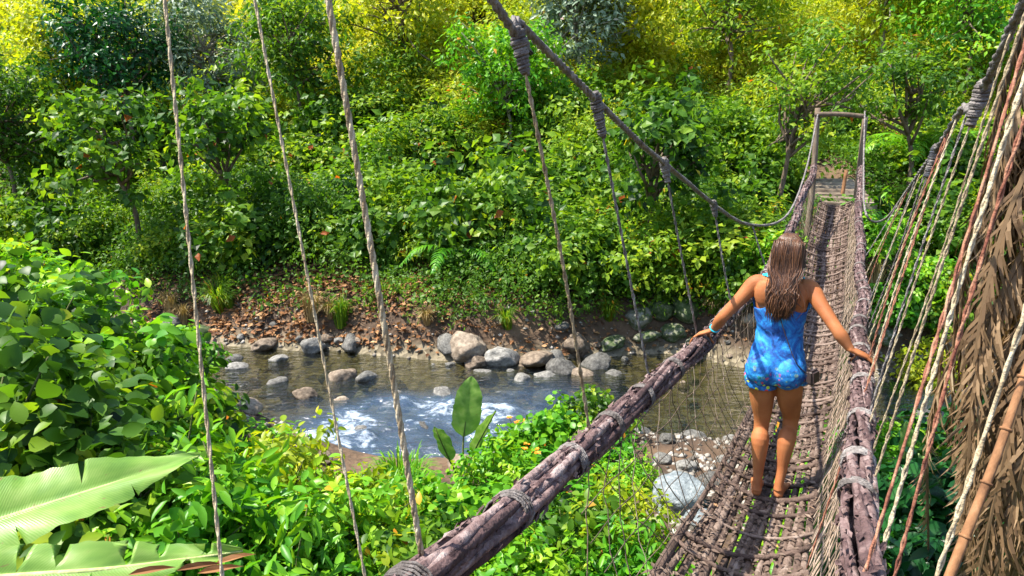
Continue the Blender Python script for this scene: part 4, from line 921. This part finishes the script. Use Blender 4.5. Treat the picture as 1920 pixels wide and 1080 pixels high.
# ------------------------------------------------------------------ the palm with its skirt of dead leaves
pb0 = np.array([3.10, 3.55, float(H(3.10, 3.55))])
PM = empty('palm_tree', pb0, 0, 'palm with a skirt of hanging dried brown leaves at the right edge', 'palm tree')
b = MB(); P = spline([(0, 0, -.3), (.05, 0, 1.5), (0, .05, 3.2), (.0, 0, 4.6)], 60); b.tube(P, .13 + .012 * np.sin(np.arange(60) * 1.9), 12, .4); b.build('trunk', M['bark'], PM)
rg = np.random.default_rng(17)
for k in range(56):
    a = math.radians(rg.uniform(120, 290)) if k < 48 else rg.uniform(0, 6.28); z0 = rg.uniform(1.9, 4.3); le = rg.uniform(1.2, 2.0)
    c, s_ = math.cos(a), math.sin(a); out_ = rg.uniform(.12, .42)
    P = spline([(c * .1, s_ * .1, z0), (c * (.1 + out_ * .8), s_ * (.1 + out_ * .8), z0 + .05), (c * (.12 + out_ * 1.25), s_ * (.12 + out_ * 1.25), z0 - le * .4), (c * (.1 + out_ * 1.1) + rg.normal(0, .06), s_ * (.1 + out_ * 1.1) + rg.normal(0, .06), z0 - le)], 24)
    arr = []; side_up = np.array([c, s_, .1])
    frond(arr, P, side_up, 64, .30, .020, rg.uniform(.25, .75), rg, 1.9, .28)
    bb = MB(); bb.tube(P, np.linspace(.024, .006, 24), 5, .5); arr.append((np.array(bb.V), np.array(bb.L), np.array(bb.C), np.array(bb.T)))
    obj('dead_frond', leaf_mesh('dead_frond', arr, M['frond']), PM)
for k in range(7):
    a = rg.uniform(1.8, 5.2); c, s_ = math.cos(a), math.sin(a)
    P = spline([(0, 0, 4.5), (c * .5, s_ * .5, 5.2), (c * 1.3, s_ * 1.3, 5.3), (c * 2.0, s_ * 2.0, 4.7)], 20); arr = []
    frond(arr, P, np.array([0, 0, 1.]), 40, .5, .035, .55, rg, .4); obj('green_frond', leaf_mesh('green_frond', arr, M['bright']), PM)

# ------------------------------------------------------------------ the woman
WB = mid(3.77) + Nn * .02; WB[2] = float(floor_z(3.77)) + .03
WR = math.atan2(-.466, .885); WS = .957
W = empty('person', WB, WR, 'woman in a blue romper seen from behind, both hands on the bridge rails', 'person'); W.scale = (WS,) * 3
body = MB()
def sect(P, RX, RY, sides=20, ref=(1, 0, 0)):
    """closed tube of elliptical sections, ref = direction of the first radius"""
    P = np.asarray(P, float); n = len(P); T_ = nrmz(np.gradient(P, axis=0)); V = []
    for i in range(n):
        a = np.array(ref, float); a -= T_[i] * (a @ T_[i]); a /= np.linalg.norm(a); c = np.cross(T_[i], a)
        for k in range(sides):
            t = 6.28318 * k / sides; V.append(P[i] + a * math.cos(t) * RX[i] + c * math.sin(t) * RY[i])
    V.append(P[0] - T_[0] * min(RX[0], RY[0]) * .6); V.append(P[-1] + T_[-1] * min(RX[-1], RY[-1]) * .6)
    f = [(i * sides + k, i * sides + (k + 1) % sides, (i + 1) * sides + (k + 1) % sides, (i + 1) * sides + k) for i in range(n - 1) for k in range(sides)]
    f += [((k + 1) % sides, k, n * sides) for k in range(sides)] + [((n - 1) * sides + k, (n - 1) * sides + (k + 1) % sides, n * sides + 1) for k in range(sides)]
    body.add(V, f)
def ball(c, r):
    c = np.array(c, float); r = np.array(r if hasattr(r, '__len__') else (r,) * 3, float)
    z = np.sin(np.linspace(-1.3, 1.3, 9)); P = c + np.outer(z * r[2], [0, 0, 1]); q = np.sqrt(1 - z * z)
    sect(P, q * r[0], q * r[1], 16)
def splined(rows, n):                       # rows: x y z rx ry
    A = np.array(rows, float); L_ = spline(A[:, :3], n); R1 = spline(np.c_[A[:, 3:5], np.zeros(len(A))], n)
    return L_, R1[:, 0], R1[:, 1]
HX = -.02
sect(*splined([(HX, 0, .80, .140, .096), (HX, -.005, .87, .160, .110), (HX, -.005, .95, .150, .102), (HX, .0, 1.03, .130, .088), (-.02, .005, 1.09, .120, .080), (-.022, .0, 1.17, .132, .088), (-.025, 0, 1.27, .150, .096), (-.026, -.002, 1.345, .158, .086), (-.026, -.006, 1.405, .135, .066), (-.024, -.005, 1.445, .075, .055)], 34), 26)
for sg in (-1, 1):
    ball((HX + sg * .075, -.058, .865), (.088, .078, .095))                   # seat
    ball((HX + sg * .085, .075, 1.265), (.062, .05, .06))
    ball((-.026 + sg * .085, -.062, 1.33), (.065, .032, .085))                 # shoulder blade
sect(*splined([(-.024, -.005, 1.40, .070, .060), (-.02, .004, 1.46, .050, .050), (-.014, .018, 1.52, .047, .049), (-.01, .02, 1.56, .05, .055)], 10), 16)   # neck
# head (turned a little to the right)
sect(*splined([(-.008, .055, 1.475, .030, .030), (-.008, .04, 1.505, .055, .066), (-.008, .025, 1.55, .070, .088), (-.008, .018, 1.60, .077, .098), (-.008, .014, 1.64, .074, .093), (-.008, .010, 1.675, .055, .068), (-.008, .008, 1.692, .025, .03)], 22), 22)
ball((-.008, .118, 1.555), (.014, .022, .022)); ball((-.008, .102, 1.518), (.024, .016, .010)); ball((-.008, .092, 1.488), (.026, .022, .016))
for sg in (-1, 1): ball((-.008 + sg * .078, .012, 1.565), (.012, .022, .032))
# legs
LEG = {}
for sg, hip, knee, ank, toe in ((-1, (HX - .078, 0, .80), (-.082, .045, .455), (-.068, -.035, .085), (-.085, .12, .02)), (1, (HX + .078, .0, .80), (.082, .105, .47), (.058, -.005, .10), (.07, .15, .02))):
    hip, knee, ank, toe = map(np.array, (hip, knee, ank, toe))
    th = hip * .55 + knee * .45; cf = knee * .68 + ank * .32 + np.array([0, -.022, 0]); lw = knee * .28 + ank * .72 + np.array([0, -.006, 0])
    sect(*splined([(*hip, .086, .094), (*th, .074, .080), (*(knee + (0, -.004, .07)), .056, .060), (*knee, .047, .049), (*(knee + (0, -.010, -.05)), .047, .050), (*(cf + (0, -.006, .03)), .055, .062), (*lw, .035, .038), (*ank, .028, .034), (*(ank - (0, .008, .045)), .032, .038)], 40), 18)
    heel = ank + np.array([0, -.028, -.055]); heel[2] = .028
    sect(*splined([(*heel, .029, .027), (*(heel * .6 + toe * .4 + (0, 0, .016)), .035, .032), (*(heel * .25 + toe * .75 + (0, 0, .004)), .042, .021), (*toe, .040, .014)], 14), 14)
    f = nrmz(toe - heel); f[2] = 0; sdv = np.array([f[1], -f[0], 0])
    for k in range(5):
        o_ = (k - 2) * .0165 * sg; ln = (.036, .034, .03, .026, .021)[k] if sg < 0 else (.036, .034, .03, .026, .021)[k]
        q0 = toe + sdv * (-(k - 2) * .0165 * sg) * 1 - f * .01; rr = .0115 if k == 0 else .0085
        sect(np.stack([q0, q0 + f * ln * .6 + (0, 0, .002), q0 + f * ln + (0, 0, -.004)]), [rr] * 3, [rr] * 3, 8)
    LEG[sg] = (hip, knee, ank)
# arms and hands gripping the rails
def to_local(p):
    d = np.asarray(p) - WB; return np.array([d @ Nn, d @ U, d[2]]) / WS
ARM = {}
for sg, ypos, rr in ((-1, 4.02, .052), (1, 3.50, .046)):
    Ys_, Pp = RAILP[sg]; j = int(np.argmin(abs(Ys_ - ypos))); rp = to_local(Pp[j]); rt = to_local(Pp[j + 1]) - to_local(Pp[j - 1]); rt /= np.linalg.norm(rt)
    if rt[1] < 0: rt = -rt
    sh = np.array([-.026 + sg * .158, -.004, 1.372]); outw = np.array([sg, 0, 0.]); outw -= rt * (outw @ rt); outw /= np.linalg.norm(outw); upv = np.cross(outw, rt) * sg; upv = upv if upv[2] > 0 else -upv
    RR = rr * 1.12 / WS
    knuckle = rp + upv * (RR + .012) + outw * RR * .25
    wrist = rp + upv * (RR + .050) - outw * .070 - rt * .035
    el_ = (sh + wrist) / 2 + np.array([sg * .045, -.075, -.045])
    ARM[sg] = (sh, el_, wrist)
    sect(*splined([(*(sh + (-sg * .05, 0, .01)), .05, .052), (*sh, .050, .054), (*(sh * .6 + el_ * .4), .040, .043), (*(el_ * .9 + sh * .1), .034, .036), (*(el_ * .9 + wrist * .1), .034, .036), (*(el_ * .65 + wrist * .35), .036, .038), (*(el_ * .2 + wrist * .8), .025, .027), (*wrist, .021, .025)], 30, ), 16, (0, 1, 0))
    pal = (wrist * .45 + knuckle * .55)
    hv = nrmz(knuckle - wrist)
    sect(*splined([(*(wrist - hv * .01), .024, .017), (*(wrist + hv * .02), .031, .016), (*pal, .040, .0155), (*knuckle, .041, .0135)], 10), 14, tuple(rt))
    for k in range(4):                       # fingers over the rail, unequal, bent at the knuckles
        o_ = rt * (.030 - .020 * k); lf = (.92, 1.0, .95, .78)[k]; ang = np.radians([70, 35, -5, -45 * lf - 5]); ang = [math.radians(a_) for a_ in (62, 62 - 42 * lf, 62 - 84 * lf, 62 - 120 * lf)]
        pts = [knuckle + o_] + [rp + o_ * 1.05 + (outw * math.cos(a_) + upv * math.sin(a_)) * (RR + .0075) for a_ in ang]
        Q = spline(pts, 14); rads = np.linspace(.0098, .0072, 14) * (1, 1.04, 1, .88)[k]; rads[[3, 7]] *= 1.06
        sect(Q, rads, rads, 9, (.3, .2, 1))
    tb = wrist + hv * .028 + rt * .030 - upv * .006                             # thumb leaves the side of the palm
    Q = spline([tb, tb + rt * .022 + hv * .018 - upv * .012, rp + rt * .066 - outw * (RR * .62) + upv * (RR * .62), rp + rt * .070 - outw * (RR + .005) + upv * .004], 12)
    sect(Q, np.linspace(.0135, .0085, 12), np.linspace(.0135, .0085, 12), 9, (.3, .2, 1))
raw = bpy.data.objects.new('raw', body.me('raw', None)); COL.objects.link(raw)
rm = raw.modifiers.new('r', 'REMESH'); rm.mode = 'VOXEL'; rm.voxel_size = .0048; rm.use_smooth_shade = True
smo = raw.modifiers.new('s', 'SMOOTH'); smo.factor = .5; smo.iterations = 5
dg = bpy.context.evaluated_depsgraph_get(); bme = bpy.data.meshes.new_from_object(raw.evaluated_get(dg)); bpy.data.objects.remove(raw)
bme.name = 'body'; bme.attributes.remove(bme.attributes['tint']) if 'tint' in bme.attributes else None
nV = len(bme.vertices); co = np.empty(nV * 3, np.float32); bme.vertices.foreach_get('co', co); co = co.reshape(-1, 3)
no = np.empty(nV * 3, np.float32); bme.vertex_normals.foreach_get('vector', no) if hasattr(bme, 'vertex_normals') else bme.vertices.foreach_get('normal', no); no = no.reshape(-1, 3)
print('body verts', nV)
m, N_, L_ = nodes('skin'); bb = N_['Principled BSDF']
nz = N_.new('ShaderNodeTexNoise'); nz.inputs['Scale'].default_value = 7; nz.inputs['Detail'].default_value = 8
tc = N_.new('ShaderNodeTexCoord'); L_.new(tc.outputs['Object'], nz.inputs[0])
r_ = ramp(N_, [(.25, (.22, .070, .026)), (.5, (.345, .120, .043)), (.75, (.43, .17, .068))]); L_.new(nz.outputs['Fac'], r_.inputs[0]); L_.new(r_.outputs[0], bb.inputs['Base Color'])
bump(N_, L_, bb, 120, .12, 4, .003, tc.outputs['Object']) if False else None; bb.inputs['Roughness'].default_value = .6; bb.inputs['Specular IOR Level'].default_value = .22; bb.inputs['Subsurface Weight'].default_value = .12; bb.inputs['Subsurface Radius'].default_value = (.02, .008, .004); bb.inputs['Subsurface Scale'].default_value = .4
M['skin'] = m; bme.materials.clear(); bme.materials.append(m)
for p in bme.polygons: p.use_smooth = True
obj('body', bme, W)
nf = len(bme.polygons); lp = np.empty(len(bme.loops), np.int32); bme.loops.foreach_get('vertex_index', lp)
assert len(lp) == nf * 4
fq = lp.reshape(-1, 4); fc = co[fq].mean(1)
def garment(name, mask, off, mat, wrinkle=0.0, hem=None):
    fs = fq[mask]; ids, inv = np.unique(fs, return_inverse=True); inv = inv.reshape(-1, 4)
    o_ = np.full(len(ids), off); p = co[ids].astype(float)
    if hem is not None: o_ = o_ + hem(p)
    if wrinkle:
        w_ = fbm(p[:, 0] * 22 + p[:, 2] * 9, p[:, 2] * 16 + np.arctan2(p[:, 1], p[:, 0]) * 2, 3); o_ = o_ + wrinkle * w_
    Vo = p + no[ids] * o_[:, None]; Vi = p + no[ids] * (o_ * .35)[:, None]
    n0 = len(ids); e = np.concatenate([inv[:, [0, 1]], inv[:, [1, 2]], inv[:, [2, 3]], inv[:, [3, 0]]])
    key = np.sort(e, 1); u, c = np.unique(key[:, 0] * n0 + key[:, 1], return_counts=True); bd = np.isin(key[:, 0] * n0 + key[:, 1], u[c == 1]); be = e[bd]
    # relax the border so that it runs as a clean line
    for _ in range(8):
        s_ = np.zeros((n0, 3)); c_ = np.zeros(n0)
        np.add.at(s_, be[:, 0], Vo[be[:, 1]]); np.add.at(s_, be[:, 1], Vo[be[:, 0]]); np.add.at(c_, be[:, 0], 1); np.add.at(c_, be[:, 1], 1)
        k_ = c_ == 2; d_ = np.zeros_like(Vo); d_[k_] = (s_[k_] / 2 - Vo[k_]) * .5; Vo = Vo + d_; Vi = Vi + d_
    rim = np.stack([be[:, 1], be[:, 0], be[:, 0] + n0, be[:, 1] + n0], 1)
    Fq = np.vstack([inv, rim]); me = mesh_np(name, np.vstack([Vo, Vi]), Fq.ravel(), np.full(len(Fq), 4), mat)
    return obj(name, me, W)
m, N_, L_ = nodes('tie dye fabric'); bb = N_['Principled BSDF']; tc = N_.new('ShaderNodeTexCoord')
nz = N_.new('ShaderNodeTexNoise'); nz.inputs['Scale'].default_value = 11; nz.inputs['Detail'].default_value = 7; nz.inputs['Roughness'].default_value = .7; nz.inputs['Distortion'].default_value = 1.2; L_.new(tc.outputs['Object'], nz.inputs[0])
r_ = ramp(N_, [(.30, (.003, .02, .10)), (.44, (.005, .07, .30)), (.55, (.008, .17, .50)), (.66, (.03, .33, .62)), (.78, (.30, .60, .78))]); L_.new(nz.outputs['Fac'], r_.inputs[0])
vo = N_.new('ShaderNodeTexVoronoi'); vo.inputs['Scale'].default_value = 34; L_.new(tc.outputs['Object'], vo.inputs[0])
rv = ramp(N_, [(0, (.02, .25, .08)), (.3, (.45, .55, .03)), (.5, (.6, .05, .06)), (.7, (.02, .3, .5)), (1, (.8, .8, .75))]); rv.color_ramp.interpolation = 'CONSTANT'; L_.new(vo.outputs['Color'], rv.inputs[0])
sx = N_.new('ShaderNodeSeparateXYZ'); L_.new(tc.outputs['Object'], sx.inputs[0])
mr = N_.new('ShaderNodeMapRange'); mr.inputs[1].default_value = .93; mr.inputs[2].default_value = .76; L_.new(sx.outputs['Z'], mr.inputs[0])
lt = N_.new('ShaderNodeMath'); lt.operation = 'LESS_THAN'; lt.inputs[1].default_value = .42; L_.new(vo.outputs['Distance'], lt.inputs[0])
n3 = N_.new('ShaderNodeTexNoise'); n3.inputs['Scale'].default_value = 14; L_.new(tc.outputs['Object'], n3.inputs[0])
g3 = N_.new('ShaderNodeMath'); g3.operation = 'GREATER_THAN'; g3.inputs[1].default_value = .47; L_.new(n3.outputs['Fac'], g3.inputs[0])
f1 = N_.new('ShaderNodeMath'); f1.operation = 'MULTIPLY'; L_.new(mr.outputs[0], f1.inputs[0]); L_.new(lt.outputs[0], f1.inputs[1])
f2 = N_.new('ShaderNodeMath'); f2.operation = 'MULTIPLY'; L_.new(f1.outputs[0], f2.inputs[0]); L_.new(g3.outputs[0], f2.inputs[1])
mx = N_.new('ShaderNodeMix'); mx.data_type = 'RGBA'; L_.new(f2.outputs[0], mx.inputs[0]); L_.new(r_.outputs[0], mx.inputs[6]); L_.new(rv.outputs[0], mx.inputs[7]); L_.new(mx.outputs[2], bb.inputs['Base Color'])
bb.inputs['Roughness'].default_value = .7; bump(N_, L_, bb, 16, .35, 4, .02, tc.outputs['Object'])
M['dye'] = m
x, y, z = fc[:, 0] + .024, fc[:, 1], fc[:, 2]
top_back = 1.235 + .20 * np.exp(-(x / .052) ** 2); top_front = 1.30 + .12 * np.exp(-((np.abs(x) - .085) / .03) ** 2)
top = np.where(y < 0, top_back, top_front)
hem = .735 + .05 * (x > 0)
mask = (z > hem) & (z < top) & (np.abs(x) < np.where(z > 1.1, .168, .205)) 
garment('romper', mask, .009, M['dye'], .022, lambda p: .016 * sstep(.98, .74, p[:, 2]) + .004 * sstep(1.0, 1.1, p[:, 2]) * sstep(1.2, 1.1, p[:, 2]))
m, N_, L_ = nodes('turquoise cord'); N_['Principled BSDF'].inputs['Base Color'].default_value = (.01, .42, .55, 1); M['turq'] = m
mask = (z > 1.43) & (z < 1.452) & (np.abs(x) < .12); garment('neck_tie', mask, .009, M['turq'])
# hair
hair = MB(); rg = np.random.default_rng(23); hc = np.array([-.008, .012, 1.605])
for k in range(1250):
    az_ = rg.uniform(-2.55, 2.55); el_ = rg.uniform(-.35, 1.5) if k % 3 else rg.uniform(.7, 1.56)                  # az 0 = straight back
    d = np.array([math.sin(az_) * math.cos(el_), -math.cos(az_) * math.cos(el_), math.sin(el_)])
    if d[1] > .35 and el_ < .55: continue
    p0 = hc + d * np.array([.070, .090, .082]); p0b = hc + d * np.array([.086, .106, .097]); sd_ = d[0]
    dn = np.array([d[0] * .092 + .005 * rg.normal(), min(-.045, d[1] * .105 - .01) if abs(d[0]) < .9 else -.03, -.10])
    side_hair = sd_ < -.25
    endz = 1.19 + .17 * rg.random() + (.0 if not side_hair else -.02); ex = sd_ * .062 + rg.normal(0, .016) - .012
    p1 = hc + np.array([d[0] * .094, min(d[1] * .11, -.02) if el_ < .5 else -.085 - .02 * rg.random(), .035 * rg.random() if el_ > .4 else -.03]); p2 = hc + np.array([d[0] * .088 + rg.normal(0, .006), -.098 - .012 * rg.random(), -.11])
    p3 = np.array([ex * .9, -.098 - .03 * rg.random(), 1.40]); p4 = np.array([ex + rg.normal(0, .012), -.118 - .022 * rg.random(), (1.38 + endz) / 2]); p5 = np.array([ex * .85 + rg.normal(0, .02), -.112 - .02 * rg.random(), endz])
    Q = spline([p0, p0b * .6 + p1 * .4, p1, p2, p3, p4, p5], 26); s = np.linspace(0, 1, 26)
    Q[:, 0] += .009 * np.sin(s * 15 + rg.uniform(0, 6)) * s; Q[:, 1] += .006 * np.sin(s * 13 + rg.uniform(0, 6)) * s
    hair.tube(Q, np.interp(s, [0, .3, .8, 1], [.0040, .0048, .0042, .0008]) * rg.uniform(.6, 1.25), 4, rg.random(), flat=.6)
m, N_, L_ = nodes('brown hair'); bb = N_['Principled BSDF']; a_ = N_.new('ShaderNodeAttribute'); a_.attribute_name = 'tint'
r_ = ramp(N_, [(0, (.024, .010, .005)), (.5, (.075, .030, .013)), (1, (.165, .072, .032))]); L_.new(a_.outputs['Fac'], r_.inputs[0]); L_.new(r_.outputs[0], bb.inputs['Base Color']); bb.inputs['Roughness'].default_value = .38; bump(N_, L_, bb, 160, .3, 2, .004)
M['hair'] = m
# scalp cover so that no skin shows between the locks
mask = ((fc - hc)[:, 2] > -.06) & (((fc[:, 1] < .045) & (z > 1.545)) | (z > 1.64)); 
for k in range(420):
    a0 = rg.normal(0, .55); e0 = rg.uniform(.9, 1.75); Q = []
    for q_ in np.linspace(e0, e0 - 1.25, 12):
        Q.append(hc + np.array([math.sin(a0) * math.cos(q_) if q_ < 1.57 else math.sin(a0) * math.cos(q_), -math.cos(a0) * math.cos(q_), math.sin(q_)]) * np.array([.080, .101, .092]) * rg.uniform(1.0, 1.012))
    hair.tube(spline(Q, 16), np.linspace(.0035, .003, 16) * rg.uniform(.6, 1.2), 4, rg.random(), flat=.6)
hair_o = hair.build('hair', m, W); sc_ = garment('scalp', mask, .0015, m); bm_ = sc_.data
sc_.parent = hair_o
# eyes
m, N_, L_ = nodes('eye'); N_['Principled BSDF'].inputs['Base Color'].default_value = (.05, .03, .02, 1); N_['Principled BSDF'].inputs['Roughness'].default_value = .15
for sg in (-1, 1):
    bm = bmesh.new(); bmesh.ops.create_uvsphere(bm, u_segments=12, v_segments=8, radius=.0125); me = bpy.data.meshes.new('eye'); bm.to_mesh(me); bm.free(); me.materials.append(m)
    e = obj('eye', me, W); e.location = (-.008 + sg * .031, .103, 1.578)
# bracelet on the left wrist
sh, el_, wr = ARM[-1]; d = nrmz(wr - el_); c = wr - d * .025; e1 = nrmz(np.cross(d, [0, 0, 1])); e2 = np.cross(d, e1); b = MB()
a = np.linspace(0, 6.28, 26); b.tube(c + (e1 * np.cos(a)[:, None] + e2 * np.sin(a)[:, None]) * .0285, .005, 6); b.build('bracelet', M['turq'], W)
# crossbody bag
m, N_, L_ = nodes('dark strap'); N_['Principled BSDF'].inputs['Base Color'].default_value = (.035, .02, .018, 1); N_['Principled BSDF'].inputs['Roughness'].default_value = .6
bag = empty('crossbody_bag', WB, WR, 'small dark crossbody bag with thin strap on the back of the woman', 'bag'); bag.scale = (WS,) * 3
sp_ = spline([(-.075, .03, 1.425), (-.085, -.045, 1.41), (-.055, -.112, 1.32), (-.01, -.118, 1.20), (.035, -.112, 1.08), (.095, -.118, .95), (.150, -.085, .88)], 40)
b = MB(); b.tube(sp_, .0085, 6, flat=.35, ref=(.3, -1, 0)); b.build('strap', m, bag)
bm = bmesh.new(); bmesh.ops.create_cube(bm, size=1)
for v in bm.verts: v.co = Vector((v.co.x * (.035 + .012 * (v.co.z < 0)), v.co.y * .10, v.co.z * .085))
bmesh.ops.bevel(bm, geom=bm.edges[:], offset=.012, segments=3, affect='EDGES')
me = bpy.data.meshes.new('pouch'); bm.to_mesh(me); bm.free(); me.materials.append(m); pz = obj('pouch', me, bag); pz.location = (.195, -.075, .86); pz.rotation_euler = (0, 0, -.35)
print('objects', len(bpy.data.objects))
